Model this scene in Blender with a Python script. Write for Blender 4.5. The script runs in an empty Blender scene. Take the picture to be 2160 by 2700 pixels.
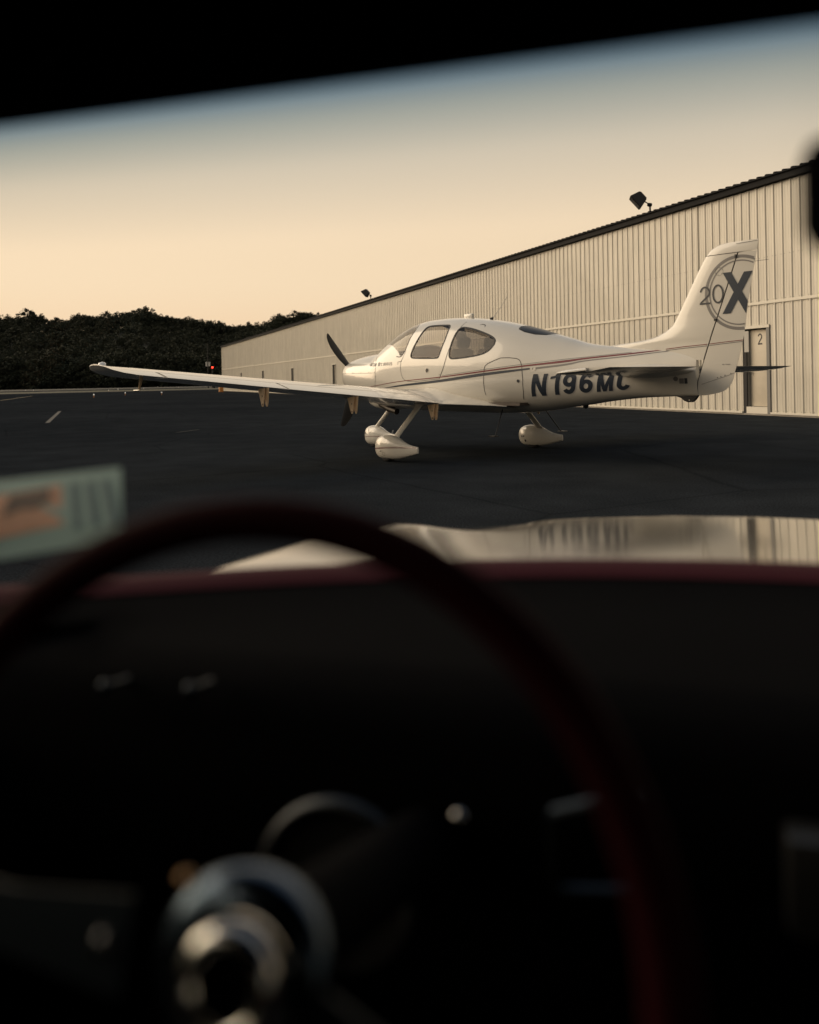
import bpy, bmesh, math, random
import numpy as np
from mathutils import Vector, Matrix

SC = bpy.context.scene
COL = SC.collection
R = math.radians

# ------------------------------------------------------------------ camera
CAMPOS = Vector((12.78, -8.944, 1.133))
fwd = Vector((-0.77243, 0.63510, 0.0)).normalized()
right = Vector((fwd.y, -fwd.x, 0.0))
upv = Vector((0, 0, 1))
roll = 0.01746
rx = right * math.cos(roll) - upv * math.sin(roll)
ry = right * math.sin(roll) + upv * math.cos(roll)
cd = bpy.data.cameras.new('camera')
cam = bpy.data.objects.new('camera', cd)
COL.objects.link(cam)
M = Matrix((rx, ry, -fwd)).transposed().to_4x4()
M.translation = CAMPOS
cam.matrix_world = M
cd.sensor_fit = 'VERTICAL'
cd.sensor_height = 36.0
cd.sensor_width = 28.8
cd.lens = 2293.0 / 2700.0 * 36.0
cd.shift_y = -(1350 - 1001) / 2700.0
cd.clip_start = 0.02
cd.clip_end = 5000
cd.dof.use_dof = True
cd.dof.focus_distance = 11.5
cd.dof.aperture_fstop = 2.4
SC.camera = cam

# ------------------------------------------------------------------ world
# low glow from camera-left (the nose side of the aeroplane)
SUN_AZ = Vector((-0.86, -0.51, 0))            # direction towards the sun, on the ground
GLOW = 2.2
world = bpy.data.worlds.new('World')
SC.world = world
world.use_nodes = True
nt = world.node_tree
nt.nodes.clear()
sky = nt.nodes.new('ShaderNodeTexSky')
sky.sky_type = 'NISHITA'
sky.sun_disc = False
sky.sun_elevation = R(3.0)
sky.sun_rotation = math.atan2(SUN_AZ.x, SUN_AZ.y)
sky.air_density = 1.0
sky.dust_density = 3.0
sky.ozone_density = 1.0
# dusty evening sky: peach over the horizon fading to a cool grey-blue overhead, a little brighter towards the set sun
tcw = nt.nodes.new('ShaderNodeTexCoord'); sep = nt.nodes.new('ShaderNodeSeparateXYZ')
nt.links.new(tcw.outputs['Generated'], sep.inputs[0])
ramp = nt.nodes.new('ShaderNodeValToRGB')
ramp.color_ramp.interpolation = 'EASE'
els = ramp.color_ramp.elements
els[0].position = 0.0; els[0].color = (1.04, .72, .46, 1)
els[1].position = 1.0; els[1].color = (.13, .18, .25, 1)
for p, c in ((.12, (1.10, .85, .58)), (.34, (1.10, .91, .69)), (.62, (.46, .47, .48))):
    k_ = els.new(p); k_.color = (*c, 1)
nt.links.new(sep.outputs['Z'], ramp.inputs[0])
dotn = nt.nodes.new('ShaderNodeVectorMath'); dotn.operation = 'DOT_PRODUCT'
dotn.inputs[1].default_value = Vector((SUN_AZ.x, SUN_AZ.y, .12)).normalized()
nt.links.new(tcw.outputs['Generated'], dotn.inputs[0])
glow = nt.nodes.new('ShaderNodeValToRGB')
glow.color_ramp.interpolation = 'EASE'
ge = glow.color_ramp.elements
ge[0].position = 0.0; ge[0].color = (.14, .17, .22, 1)      # the darker, bluer sky opposite the sunset
ge[1].position = 1.0; ge[1].color = (GLOW, GLOW, GLOW, 1)
for p, v in ((.36, .62), (.50, .97), (.86, 1.04)):
    k_ = ge.new(p); k_.color = (v, v, v, 1)
half = nt.nodes.new('ShaderNodeMath'); half.operation = 'MULTIPLY_ADD'
half.inputs[1].default_value = .5; half.inputs[2].default_value = .5
nt.links.new(dotn.outputs['Value'], half.inputs[0]); nt.links.new(half.outputs[0], glow.inputs[0])
mulg = nt.nodes.new('ShaderNodeMix'); mulg.data_type = 'RGBA'; mulg.blend_type = 'MULTIPLY'; mulg.inputs['Factor'].default_value = 1
nt.links.new(ramp.outputs[0], mulg.inputs['A']); nt.links.new(glow.outputs[0], mulg.inputs['B'])
skys = nt.nodes.new('ShaderNodeMix'); skys.data_type = 'RGBA'; skys.blend_type = 'MULTIPLY'; skys.inputs['Factor'].default_value = 1
skys.inputs['B'].default_value = (.10, .10, .10, 1)
nt.links.new(sky.outputs[0], skys.inputs['A'])
blend = nt.nodes.new('ShaderNodeMix'); blend.data_type = 'RGBA'; blend.inputs['Factor'].default_value = .85
nt.links.new(skys.outputs['Result'], blend.inputs['A']); nt.links.new(mulg.outputs['Result'], blend.inputs['B'])
bg = nt.nodes.new('ShaderNodeBackground')
bg.inputs['Strength'].default_value = 1.0
wo = nt.nodes.new('ShaderNodeOutputWorld')
nt.links.new(blend.outputs['Result'], bg.inputs[0])
nt.links.new(bg.outputs[0], wo.inputs[0])

sd = bpy.data.lights.new('sun', 'SUN')
sd.energy = 2.15
sd.angle = R(52)
sd.color = (1.0, 0.78, 0.54)
sun = bpy.data.objects.new('sun', sd)
COL.objects.link(sun)
sdir = Vector((SUN_AZ.x, SUN_AZ.y, math.tan(R(25)))).normalized()
sun.rotation_euler = sdir.to_track_quat('Z', 'Y').to_euler()

SC.view_settings.view_transform = 'Standard'
SC.view_settings.look = 'None'
SC.view_settings.exposure = 0.0
SC.view_settings.gamma = 1.0
SC.cycles.max_bounces = 8
SC.cycles.transparent_max_bounces = 16
SC.cycles.caustics_reflective = False
SC.cycles.caustics_refractive = False

# ------------------------------------------------------------------ materials
MATS = {}
def mat(name, col, rough=0.5, metal=0.0, coat=0.0, ior=1.5, var=0.0, vscale=5.0, bump=0.0, bscale=60.0,
        coat_ior=1.5, emis=None, coat_rough=0.03, rvar=0.0):
    if name in MATS: return MATS[name]
    m = bpy.data.materials.new(name); m.use_nodes = True
    n = m.node_tree; b = n.nodes['Principled BSDF']
    b.inputs['Base Color'].default_value = (*col, 1)
    b.inputs['Roughness'].default_value = rough
    b.inputs['Metallic'].default_value = metal
    b.inputs['IOR'].default_value = ior
    b.inputs['Coat Weight'].default_value = coat
    b.inputs['Coat Roughness'].default_value = coat_rough
    b.inputs['Coat IOR'].default_value = coat_ior
    if emis:
        b.inputs['Emission Color'].default_value = (*emis[0], 1)
        b.inputs['Emission Strength'].default_value = emis[1]
    tc = n.nodes.new('ShaderNodeTexCoord')
    if var or rvar:
        no = n.nodes.new('ShaderNodeTexNoise'); no.inputs['Scale'].default_value = vscale
        no.inputs['Detail'].default_value = 6; no.inputs['Roughness'].default_value = 0.6
        n.links.new(tc.outputs['Object'], no.inputs['Vector'])
        if var:
            r = n.nodes.new('ShaderNodeMapRange')
            r.inputs['From Min'].default_value = 0.3; r.inputs['From Max'].default_value = 0.7
            r.inputs['To Min'].default_value = 1 - var; r.inputs['To Max'].default_value = 1 + var
            n.links.new(no.outputs['Fac'], r.inputs['Value'])
            mx = n.nodes.new('ShaderNodeMix'); mx.data_type = 'RGBA'; mx.blend_type = 'MULTIPLY'
            mx.inputs['Factor'].default_value = 1
            mx.inputs['A'].default_value = (*col, 1)
            n.links.new(r.outputs[0], mx.inputs['B'])
            n.links.new(mx.outputs['Result'], b.inputs['Base Color'])
        if rvar:
            r2 = n.nodes.new('ShaderNodeMapRange')
            r2.inputs['From Min'].default_value = 0.3; r2.inputs['From Max'].default_value = 0.7
            r2.inputs['To Min'].default_value = max(0, rough - rvar); r2.inputs['To Max'].default_value = rough + rvar
            n.links.new(no.outputs['Fac'], r2.inputs['Value'])
            n.links.new(r2.outputs[0], b.inputs['Roughness'])
    if bump:
        nb = n.nodes.new('ShaderNodeTexNoise'); nb.inputs['Scale'].default_value = bscale
        nb.inputs['Detail'].default_value = 4
        n.links.new(tc.outputs['Object'], nb.inputs['Vector'])
        bp = n.nodes.new('ShaderNodeBump'); bp.inputs['Strength'].default_value = bump
        bp.inputs['Distance'].default_value = 0.01
        n.links.new(nb.outputs['Fac'], bp.inputs['Height'])
        n.links.new(bp.outputs[0], b.inputs['Normal'])
    MATS[name] = m
    return m

def glass_mat(name, tint, gloss=1.0, rough=0.0, ior=1.5):
    m = bpy.data.materials.new(name); m.use_nodes = True
    n = m.node_tree; n.nodes.clear()
    o = n.nodes.new('ShaderNodeOutputMaterial')
    t = n.nodes.new('ShaderNodeBsdfTransparent'); t.inputs[0].default_value = (*tint, 1)
    g = n.nodes.new('ShaderNodeBsdfGlossy'); g.inputs['Roughness'].default_value = rough
    g.inputs[0].default_value = (gloss, gloss, gloss, 1)
    lw = n.nodes.new('ShaderNodeLayerWeight'); lw.inputs[0].default_value = .5
    pw = n.nodes.new('ShaderNodeMath'); pw.operation = 'POWER'; pw.inputs[1].default_value = 4.5
    n.links.new(lw.outputs['Facing'], pw.inputs[0])
    fr = n.nodes.new('ShaderNodeMath'); fr.operation = 'MULTIPLY_ADD'; fr.inputs[1].default_value = .85; fr.inputs[2].default_value = .028
    n.links.new(pw.outputs[0], fr.inputs[0])
    mx = n.nodes.new('ShaderNodeMixShader')
    n.links.new(fr.outputs[0], mx.inputs[0]); n.links.new(t.outputs[0], mx.inputs[1]); n.links.new(g.outputs[0], mx.inputs[2])
    n.links.new(mx.outputs[0], o.inputs[0])
    return m

m_white = mat('aircraft_white_paint', (0.68, 0.65, 0.585), 0.26, coat=0.7, var=0.015, vscale=1.5, rvar=0.015, coat_rough=0.05)
m_white2 = mat('aircraft_white_inner', (0.42, 0.38, 0.33), 0.7)
m_navy = mat('navy_vinyl', (0.036, 0.046, 0.064), 0.35, coat=0.3)
m_red = mat('maroon_vinyl', (0.16, 0.016, 0.022), 0.35, coat=0.3)
m_grey = mat('grey_vinyl', (0.22, 0.21, 0.20), 0.4)
m_dgrey = mat('dark_grey_vinyl', (0.055, 0.058, 0.065), 0.4)
m_line = mat('panel_gap', (0.035, 0.032, 0.03), 0.8)
m_shadowvinyl = mat('pale_grey_vinyl', (0.55, 0.53, 0.50), 0.4)
m_black = mat('black_paint', (0.012, 0.012, 0.014), 0.35)
m_prop = mat('propeller_black', (0.014, 0.014, 0.016), 0.45, var=0.2, vscale=12)
m_rubber = mat('tyre_rubber', (0.015, 0.015, 0.015), 0.85, bump=0.2)
m_metal = mat('bare_metal', (0.45, 0.44, 0.42), 0.3, metal=1.0)
m_bracket = mat('warm_lit_paint', (0.72, 0.52, 0.32), 0.4)  # warm evening light on the hinge plates is put into this colour
m_exhaust = mat('exhaust_steel', (0.05, 0.045, 0.04), 0.5, metal=0.8)
m_seat = mat('seat_leather', (0.06, 0.045, 0.035), 0.6)
m_tan = mat('seat_tan_leather', (0.20, 0.12, 0.07), 0.6)
m_acglass = glass_mat('aircraft_glass', (0.82, 0.79, 0.74), 1.0, 0.0, 1.5)
m_acglass2 = glass_mat('tinted_aircraft_glass', (0.26, 0.24, 0.225), 1.0, 0.0, 1.5)
m_navlens = mat('clear_lens', (0.8, 0.8, 0.78), 0.05, ior=1.5, coat=1)

# ------------------------------------------------------------------ mesh helpers
def mesh_obj(name, V, F, m, parent=None, smooth=False, fix=False, autos=None):
    me = bpy.data.meshes.new(name)
    me.from_pydata([tuple(float(c) for c in v) for v in V], [], [tuple(int(i) for i in f) for f in F])
    me.update()
    if fix:
        bm = bmesh.new(); bm.from_mesh(me)
        bmesh.ops.recalc_face_normals(bm, faces=bm.faces)
        bm.to_mesh(me); bm.free()
    if smooth:
        me.polygons.foreach_set('use_smooth', [True] * len(me.polygons))
    if autos is not None:
        me.set_sharp_from_angle(angle=R(autos))
    if m: me.materials.append(m)
    o = bpy.data.objects.new(name, me)
    COL.objects.link(o)
    if parent: o.parent = parent
    return o

def bm_obj(name, bm, m, parent=None, smooth=False, autos=None):
    bmesh.ops.recalc_face_normals(bm, faces=bm.faces)
    me = bpy.data.meshes.new(name); bm.to_mesh(me); bm.free()
    if smooth: me.polygons.foreach_set('use_smooth', [True] * len(me.polygons))
    if autos is not None: me.set_sharp_from_angle(angle=R(autos))
    if m: me.materials.append(m)
    o = bpy.data.objects.new(name, me); COL.objects.link(o)
    if parent: o.parent = parent
    return o

def tag(o, label=None, cat=None, group=None, kind=None):
    if label: o['label'] = label
    if cat: o['category'] = cat
    if group: o['group'] = group
    if kind: o['kind'] = kind
    return o

def empty(name, loc, rz=0.0, **k):
    o = bpy.data.objects.new(name, None); COL.objects.link(o)
    o.location = loc; o.rotation_euler = (0, 0, rz); o.empty_display_size = 0.2
    return tag(o, **k)

def add_box(bm, x0, x1, y0, y1, z0, z1, mtx=None):
    vs = [bm.verts.new((x, y, z)) for z in (z0, z1) for y in (y0, y1) for x in (x0, x1)]
    for f in ((0, 2, 3, 1), (4, 5, 7, 6), (0, 1, 5, 4), (2, 6, 7, 3), (0, 4, 6, 2), (1, 3, 7, 5)):
        bm.faces.new([vs[i] for i in f])
    if mtx is not None:
        for v in vs: v.co = mtx @ v.co
    return vs

def box(name, x0, x1, y0, y1, z0, z1, m, parent=None, bevel=0.0, mtx=None):
    bm = bmesh.new(); add_box(bm, x0, x1, y0, y1, z0, z1, mtx)
    if bevel: bmesh.ops.bevel(bm, geom=bm.edges[:], offset=bevel, segments=2, affect='EDGES', profile=0.5)
    return bm_obj(name, bm, m, parent, smooth=bool(bevel), autos=35 if bevel else None)

def add_tube(bm, pts, rad, n=10, cap=True):
    pts = [Vector(p) for p in pts]
    rr = rad if isinstance(rad, (list, tuple)) else [rad] * len(pts)
    rings = []
    prev = None
    for i, p in enumerate(pts):
        t = (pts[min(i + 1, len(pts) - 1)] - pts[max(i - 1, 0)]).normalized()
        a = prev if prev is not None else (Vector((0, 0, 1)) if abs(t.z) < 0.9 else Vector((1, 0, 0)))
        u = (a - t * a.dot(t)).normalized(); prev = u
        w = t.cross(u)
        rings.append([bm.verts.new(p + (u * math.cos(k * 2 * math.pi / n) + w * math.sin(k * 2 * math.pi / n)) * rr[i]) for k in range(n)])
    for a, b in zip(rings, rings[1:]):
        for k in range(n): bm.faces.new((a[k], a[(k + 1) % n], b[(k + 1) % n], b[k]))
    if cap: bm.faces.new(rings[0][::-1]); bm.faces.new(rings[-1])

def tube(name, pts, rad, m, parent=None, n=10):
    bm = bmesh.new(); add_tube(bm, pts, rad, n)
    return bm_obj(name, bm, m, parent, smooth=True, autos=50)

def add_torus(bm, C, nrm, e1, Rr, r, n=64, k=12, a0=0, a1=2 * math.pi):
    C, nrm, e1 = Vector(C), Vector(nrm).normalized(), Vector(e1).normalized()
    e2 = nrm.cross(e1); full = abs(a1 - a0 - 2 * math.pi) < 1e-6
    rings = []
    for i in range(n if full else n + 1):
        t = a0 + (a1 - a0) * i / n; d = e1 * math.cos(t) + e2 * math.sin(t)
        rings.append([bm.verts.new(C + d * (Rr + r * math.cos(q * 2 * math.pi / k)) + nrm * r * math.sin(q * 2 * math.pi / k)) for q in range(k)])
    m_ = len(rings)
    for i in range(m_ if full else m_ - 1):
        a, b = rings[i], rings[(i + 1) % m_]
        for q in range(k): bm.faces.new((a[q], b[q], b[(q + 1) % k], a[(q + 1) % k]))

def add_lathe(bm, C, nrm, prof, n=40):
    """prof: list of (radius, height along nrm)"""
    C, nrm = Vector(C), Vector(nrm).normalized()
    a = Vector((0, 0, 1)) if abs(nrm.z) < 0.9 else Vector((1, 0, 0))
    e1 = (a - nrm * a.dot(nrm)).normalized(); e2 = nrm.cross(e1)
    rings = []
    for (r, h) in prof:
        if r < 1e-6: rings.append([bm.verts.new(C + nrm * h)])
        else: rings.append([bm.verts.new(C + nrm * h + (e1 * math.cos(t * 2 * math.pi / n) + e2 * math.sin(t * 2 * math.pi / n)) * r) for t in range(n)])
    for a_, b_ in zip(rings, rings[1:]):
        for t in range(n):
            t2 = (t + 1) % n
            if len(a_) == 1 and len(b_) == 1: continue
            if len(a_) == 1: bm.faces.new((a_[0], b_[t], b_[t2]))
            elif len(b_) == 1: bm.faces.new((a_[t], a_[t2], b_[0]))
            else: bm.faces.new((a_[t], a_[t2], b_[t2], b_[t]))

def pchip(x, y, q):
    x = np.asarray(x, float); y = np.asarray(y, float)
    h = np.diff(x); d = np.diff(y) / h; m = np.zeros(len(x)); m[0] = d[0]; m[-1] = d[-1]
    for i in range(1, len(x) - 1):
        if d[i - 1] * d[i] > 0:
            w1 = 2 * h[i] + h[i - 1]; w2 = h[i] + 2 * h[i - 1]; m[i] = (w1 + w2) / (w1 / d[i - 1] + w2 / d[i])
    q = np.clip(q, x[0], x[-1]); i = np.clip(np.searchsorted(x, q) - 1, 0, len(x) - 2)
    t = (q - x[i]) / h[i]
    return (1 + 2 * t) * (1 - t) ** 2 * y[i] + t * (1 - t) ** 2 * h[i] * m[i] + t * t * (3 - 2 * t) * y[i + 1] + t * t * (t - 1) * h[i] * m[i + 1]

def smooth_closed(poly, k=4):
    P = np.array(poly, float)
    for _ in range(2):
        Q = np.roll(P, -1, 0)
        P = np.stack([P * .75 + Q * .25, P * .25 + Q * .75], 1).reshape(-1, 2)
    return P

def inside(poly, x, z):
    P = np.asarray(poly); n = len(P); r = np.zeros(x.shape, bool)
    j = n - 1
    for i in range(n):
        xi, zi = P[i]; xj, zj = P[j]
        c = ((zi > z) != (zj > z)) & (x < (xj - xi) * (z - zi) / (zj - zi + 1e-12) + xi)
        r ^= c; j = i
    return r

# =================================================================== GROUND
# asphalt: dark sealed surface with faint cracks, stains and coarse stone
def asphalt():
    m = bpy.data.materials.new('sealed_asphalt'); m.use_nodes = True
    n = m.node_tree; b = n.nodes['Principled BSDF']
    tc = n.nodes.new('ShaderNodeTexCoord')
    def noise(s, d=5):
        k = n.nodes.new('ShaderNodeTexNoise'); k.inputs['Scale'].default_value = s; k.inputs['Detail'].default_value = d
        n.links.new(tc.outputs['Object'], k.inputs['Vector']); return k
    n1, n2, n3 = noise(0.12), noise(1.3), noise(55, 2)
    r1 = n.nodes.new('ShaderNodeValToRGB')
    r1.color_ramp.elements[0].position = 0.35; r1.color_ramp.elements[0].color = (0.0225, 0.0260, 0.0300, 1)
    r1.color_ramp.elements[1].position = 0.68; r1.color_ramp.elements[1].color = (0.0310, 0.0355, 0.0400, 1)
    n.links.new(n1.outputs['Fac'], r1.inputs[0])
    def mul(a, bsock, lo, hi):
        mr = n.nodes.new('ShaderNodeMapRange'); mr.inputs['From Min'].default_value = .3; mr.inputs['From Max'].default_value = .7
        mr.inputs['To Min'].default_value = lo; mr.inputs['To Max'].default_value = hi
        n.links.new(bsock, mr.inputs['Value'])
        mx = n.nodes.new('ShaderNodeMix'); mx.data_type = 'RGBA'; mx.blend_type = 'MULTIPLY'; mx.inputs['Factor'].default_value = 1
        n.links.new(a, mx.inputs['A']); n.links.new(mr.outputs[0], mx.inputs['B']); return mx.outputs['Result']
    c = mul(r1.outputs[0], n2.outputs['Fac'], .85, 1.15)
    c = mul(c, n3.outputs['Fac'], .65, 1.45)
    # thin cracks
    vo = n.nodes.new('ShaderNodeTexVoronoi'); vo.feature = 'DISTANCE_TO_EDGE'; vo.inputs['Scale'].default_value = 0.22
    wn = noise(0.8, 3); add = n.nodes.new('ShaderNodeMix'); add.data_type = 'RGBA'; add.inputs['Factor'].default_value = 0.12
    n.links.new(tc.outputs['Object'], add.inputs['A']); n.links.new(wn.outputs['Color'], add.inputs['B'])
    n.links.new(add.outputs['Result'], vo.inputs['Vector'])
    cr = n.nodes.new('ShaderNodeMapRange'); cr.inputs['From Min'].default_value = 0.0; cr.inputs['From Max'].default_value = 0.006
    cr.inputs['To Min'].default_value = 0.75; cr.inputs['To Max'].default_value = 1.0
    n.links.new(vo.outputs['Distance'], cr.inputs['Value'])
    mx = n.nodes.new('ShaderNodeMix'); mx.data_type = 'RGBA'; mx.blend_type = 'MULTIPLY'; mx.inputs['Factor'].default_value = 1
    n.links.new(c, mx.inputs['A']); n.links.new(cr.outputs[0], mx.inputs['B'])
    n.nodes.remove(b); b = n.nodes.new('ShaderNodeBsdfDiffuse'); b.inputs['Roughness'].default_value = .5
    n.links.new(mx.outputs['Result'], b.inputs['Color'])
    n.links.new(b.outputs[0], n.nodes['Material Output'].inputs['Surface'])
    bp = n.nodes.new('ShaderNodeBump'); bp.inputs['Strength'].default_value = 0.9; bp.inputs['Distance'].default_value = 0.006
    n.links.new(n3.outputs['Fac'], bp.inputs['Height']); n.links.new(bp.outputs[0], b.inputs['Normal'])
    return m
m_asphalt = asphalt()
m_grass = mat('dry_grass_field', (0.062, 0.060, 0.036), 0.95, var=0.35, vscale=0.15)
m_taxi = mat('old_pale_asphalt', (0.085, 0.082, 0.076), 0.95, var=0.2, vscale=0.3)
m_paint_w = mat('worn_white_line_paint', (0.048, 0.05, 0.05), 0.9, var=0.7, vscale=9)
m_paint_y = mat('worn_yellow_line_paint', (0.12, 0.095, 0.045), 0.9, var=0.4, vscale=6)

def sheet(name, quad, z, m):
    o = mesh_obj(name, [(x, y, z) for x, y in quad], [(0, 1, 2, 3)], m, fix=False)
    if o.data.polygons[0].normal.z < 0: o.data.flip_normals()
    tag(o, kind='structure'); return o
sheet('ground', [(-4000, -4000), (4000, -4000), (4000, 4000), (-4000, 4000)], -0.02, m_grass)
sheet('apron', [(-130, -160), (140, -160), (140, 160), (-130, 160)], 0.0, m_asphalt)
def strip(name, a, b, w, z, m):
    a, b = Vector(a), Vector(b); d = (b - a).normalized(); p = Vector((-d.y, d.x)) * w / 2
    return sheet(name, [tuple(a + p), tuple(b + p), tuple(b - p), tuple(a - p)], z, m)
strip('taxiway', (-190, -160), (-190, 330), 34, -0.012, m_asphalt)
strip('runway', (-268, -260), (-268, 420), 52, -0.012, m_taxi)
strip('painted_line', (-14.9, -0.6), (-27.0, 3.6), 0.13, 0.004, m_paint_w)
strip('painted_line', (-60, 9.0), (-92, 21.0), 0.25, 0.004, m_paint_y)
strip('painted_line', (-6.2, -0.35), (-6.9, 0.55), 0.05, 0.004, m_paint_w)
strip('painted_line', (-2.6, 3.2), (0.8, 0.4), 0.035, 0.004, m_paint_w)

# =================================================================== HILL AND FOREST
prof = [(-2600, 800), (-1500, 815), (-600, 840), (-250, 828), (0, 836), (42, 836), (100, 830), (156, 847), (183, 839), (209, 831), (261, 834), (292, 826), (334, 822), (386, 819),
        (433, 836), (472, 834), (511, 836), (548, 849), (590, 850), (626, 857), (663, 857), (704, 849), (746, 834), (803, 823), (856, 826), (1000, 820), (1400, 840), (2200, 830), (3200, 850)]
pu = np.array([math.atan((p[0] - 1080) / 2293) for p in prof])
pe = np.array([((1001 - (p[0] - 1080) * 0.01746) - p[1]) / 2293 for p in prof]) * np.cos(pu)
RIDGE = 560.0; BASE = 352.0; TH = 13.0
def ridge_h(az):
    return np.interp(az, pu, pe) * RIDGE + 1.133 - TH * 0.70
def ter(az, d):
    t = np.clip((d - BASE) / (RIDGE - BASE), 0, None)
    h = ridge_h(az)
    s = np.where(t < 1, np.clip(t, 0, 1) ** 1.15, 1 - 0.15 * (t - 1))
    return h * s - 0.5 * (t <= 0)
def polar(az, d, z):
    p = CAMPOS + (fwd * math.cos(az) + right * math.sin(az)) * d
    return (p.x, p.y, z)
V, F = [], []
azs = np.linspace(pu[0], pu[-1], 150); ds = np.linspace(BASE - 4, 900, 26)
for a in azs:
    for d in ds: V.append(polar(a, d, float(ter(a, d))))
nd = len(ds)
for i in range(len(azs) - 1):
    for j in range(nd - 1): F.append((i * nd + j, (i + 1) * nd + j, (i + 1) * nd + j + 1, i * nd + j + 1))
m_soil = mat('forest_floor', (0.030, 0.030, 0.018), 0.95, var=0.3, vscale=0.05)
hill = mesh_obj('hill', V, F, m_soil, smooth=True, fix=True); tag(hill, kind='structure')

def leaf_mat(name, c, v=.35):
    m = bpy.data.materials.new(name); m.use_nodes = True
    n = m.node_tree; b = n.nodes['Principled BSDF']; b.inputs['Roughness'].default_value = 0.8
    b.inputs['Specular IOR Level'].default_value = 0.15
    g = n.nodes.new('ShaderNodeNewGeometry'); r = n.nodes.new('ShaderNodeValToRGB')
    r.color_ramp.elements[0].color = (c[0] * (1 - v), c[1] * (1 - v), c[2] * (1 - v), 1)
    r.color_ramp.elements[1].color = (c[0] * (1 + v), c[1] * (1 + v), c[2] * (1 + v), 1)
    n.links.new(g.outputs['Random Per Island'], r.inputs[0]); n.links.new(r.outputs[0], b.inputs['Base Color'])
    return m
m_leaf = leaf_mat('oak_foliage', (0.038, 0.042, 0.027), .15)
m_leaf2 = leaf_mat('foliage_mass', (0.036, 0.041, 0.027), .15)
m_bark = mat('bark', (0.05, 0.04, 0.03), 0.9, bump=0.4, bscale=8)

def crown_np(rng, n_cl, n_leaf, rx_, rz_, leaf):
    """triangular leaf tufts gathered in clumps on an uneven crown; centre at origin"""
    th = rng.uniform(0, 2 * np.pi, n_cl); ph = np.arccos(rng.uniform(-0.75, 1, n_cl)); rr = rng.uniform(.45, 1.0, n_cl) ** .6
    C = np.stack([rr * np.sin(ph) * np.cos(th) * rx_, rr * np.sin(ph) * np.sin(th) * rx_, rr * np.cos(ph) * rz_], 1)
    cs = rng.uniform(.16, .34, n_cl) * rx_
    P = np.repeat(C, n_leaf, 0); s = np.repeat(cs, n_leaf)
    D = rng.normal(size=P.shape); D /= np.linalg.norm(D, axis=1)[:, None]
    P = P + D * (s * rng.uniform(.55, 1.05, len(P)))[:, None] * np.array([1, 1, .8])
    a = rng.normal(size=P.shape); a /= np.linalg.norm(a, axis=1)[:, None]
    b = np.cross(a, D + rng.normal(size=P.shape) * .5); b /= (np.linalg.norm(b, axis=1)[:, None] + 1e-6)
    L = (leaf * rng.uniform(.6, 1.4, len(P)))[:, None]
    T = np.stack([P - a * L * .5 - b * L * .35, P + a * L * .5 - b * L * .3, P + b * L * .6], 1)
    return T.reshape(-1, 3)

def np_tri_mesh(name, T, m):
    n = len(T) // 3
    me = bpy.data.meshes.new(name)
    me.vertices.add(len(T)); me.vertices.foreach_set('co', T.astype(np.float32).ravel())
    me.loops.add(len(T)); me.loops.foreach_set('vertex_index', np.arange(len(T), dtype=np.int32))
    me.polygons.add(n); me.polygons.foreach_set('loop_start', np.arange(0, len(T), 3, dtype=np.int32))
    me.update(calc_edges=True)
    me.materials.append(m)
    return me
rng = np.random.default_rng(7)
protos = [crown_np(rng, 28, 32, 5.2, 5.0, 0.62) for _ in range(6)]
chunks = []
cnt = 0
for k in range(1750):
    az = rng.uniform(pu[3] if k % 9 == 0 else -0.58, 0.18 if k % 9 else pu[-2])
    if k < 430:                       # dense front edge of the wood
        d = BASE + rng.uniform(0, 20)
    elif k < 1000:                     # ridge line
        d = RIDGE + rng.uniform(-22, 16)
    else: d = BASE + (RIDGE - BASE) * rng.uniform(.05, 1.0)
    sc = rng.uniform(.72, 1.18) * (0.95 if k >= 1000 else 1.0)
    if rng.uniform() < .08: sc *= 1.18
    z = float(ter(az, d)) + TH * sc * .70 - 5.0 * sc
    if k < 430: z = rng.uniform(4.0, 8.0) * sc
    T = protos[k % 6]; a = rng.uniform(0, 6.28); ca, sa = math.cos(a), math.sin(a)
    Tr = np.stack([T[:, 0] * ca - T[:, 1] * sa, T[:, 0] * sa + T[:, 1] * ca, T[:, 2] * rng.uniform(.85, 1.15)], 1) * sc
    chunks.append(Tr + np.array(polar(az, d, z)))
    if k < 430:
        chunks.append(Tr * np.array([1.0, 1.0, .8]) + np.array(polar(az, d - 4, 2.6)))
forest = bpy.data.objects.new('forest', np_tri_mesh('forest', np.concatenate(chunks), m_leaf2))
COL.objects.link(forest)
tag(forest, 'dark wooded hillside of broadleaf trees behind the airfield, in silhouette', 'forest', kind='stuff')

# single trees that stand out on the sky line
tree_spots = [
    (20, 'round tree top on the ridge at the far left edge of the hill', 1.0),
    (100, 'broad dark tree standing left of the dip in the ridge', 1.15),
    (209, 'loose-crowned tree right of the first gap in the ridge line', 1.0),
    (296, 'tall tree left of the summit of the wooded hill', 1.05),
    (340, 'slender-topped tree just left of the highest crown on the hill', 1.1),
    (386, 'highest and widest tree crown at the summit of the wooded hill', 1.25),
    (440, 'first tree down the slope right of the summit crown', .95),
    (474, 'pointed tree half way down the right slope of the hill', 1.05),
    (511, 'tree at the shoulder where the ridge starts to drop', .95),
    (590, 'thin see-through tree in the low saddle of the ridge', .8),
    (690, 'leftmost tree of the clump just above the hangar roof line', .95),
    (746, 'round tree in the middle of the clump above the hangar roof', 1.1),
    (803, 'large tree crown rising right behind the dark hangar eave', 1.2),
]
rng2 = np.random.default_rng(11)
tree_meshes = [np_tri_mesh('crown', crown_np(rng2, 34, 42, 5.0, 5.4, 0.7), m_leaf) for _ in range(4)]
bm = bmesh.new()
add_tube(bm, [(0, 0, -1.5), (0.1, 0, 3), (-.1, .1, 6), (0.1, 0, 9)], [.42, .34, .24, .1], 8)
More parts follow.
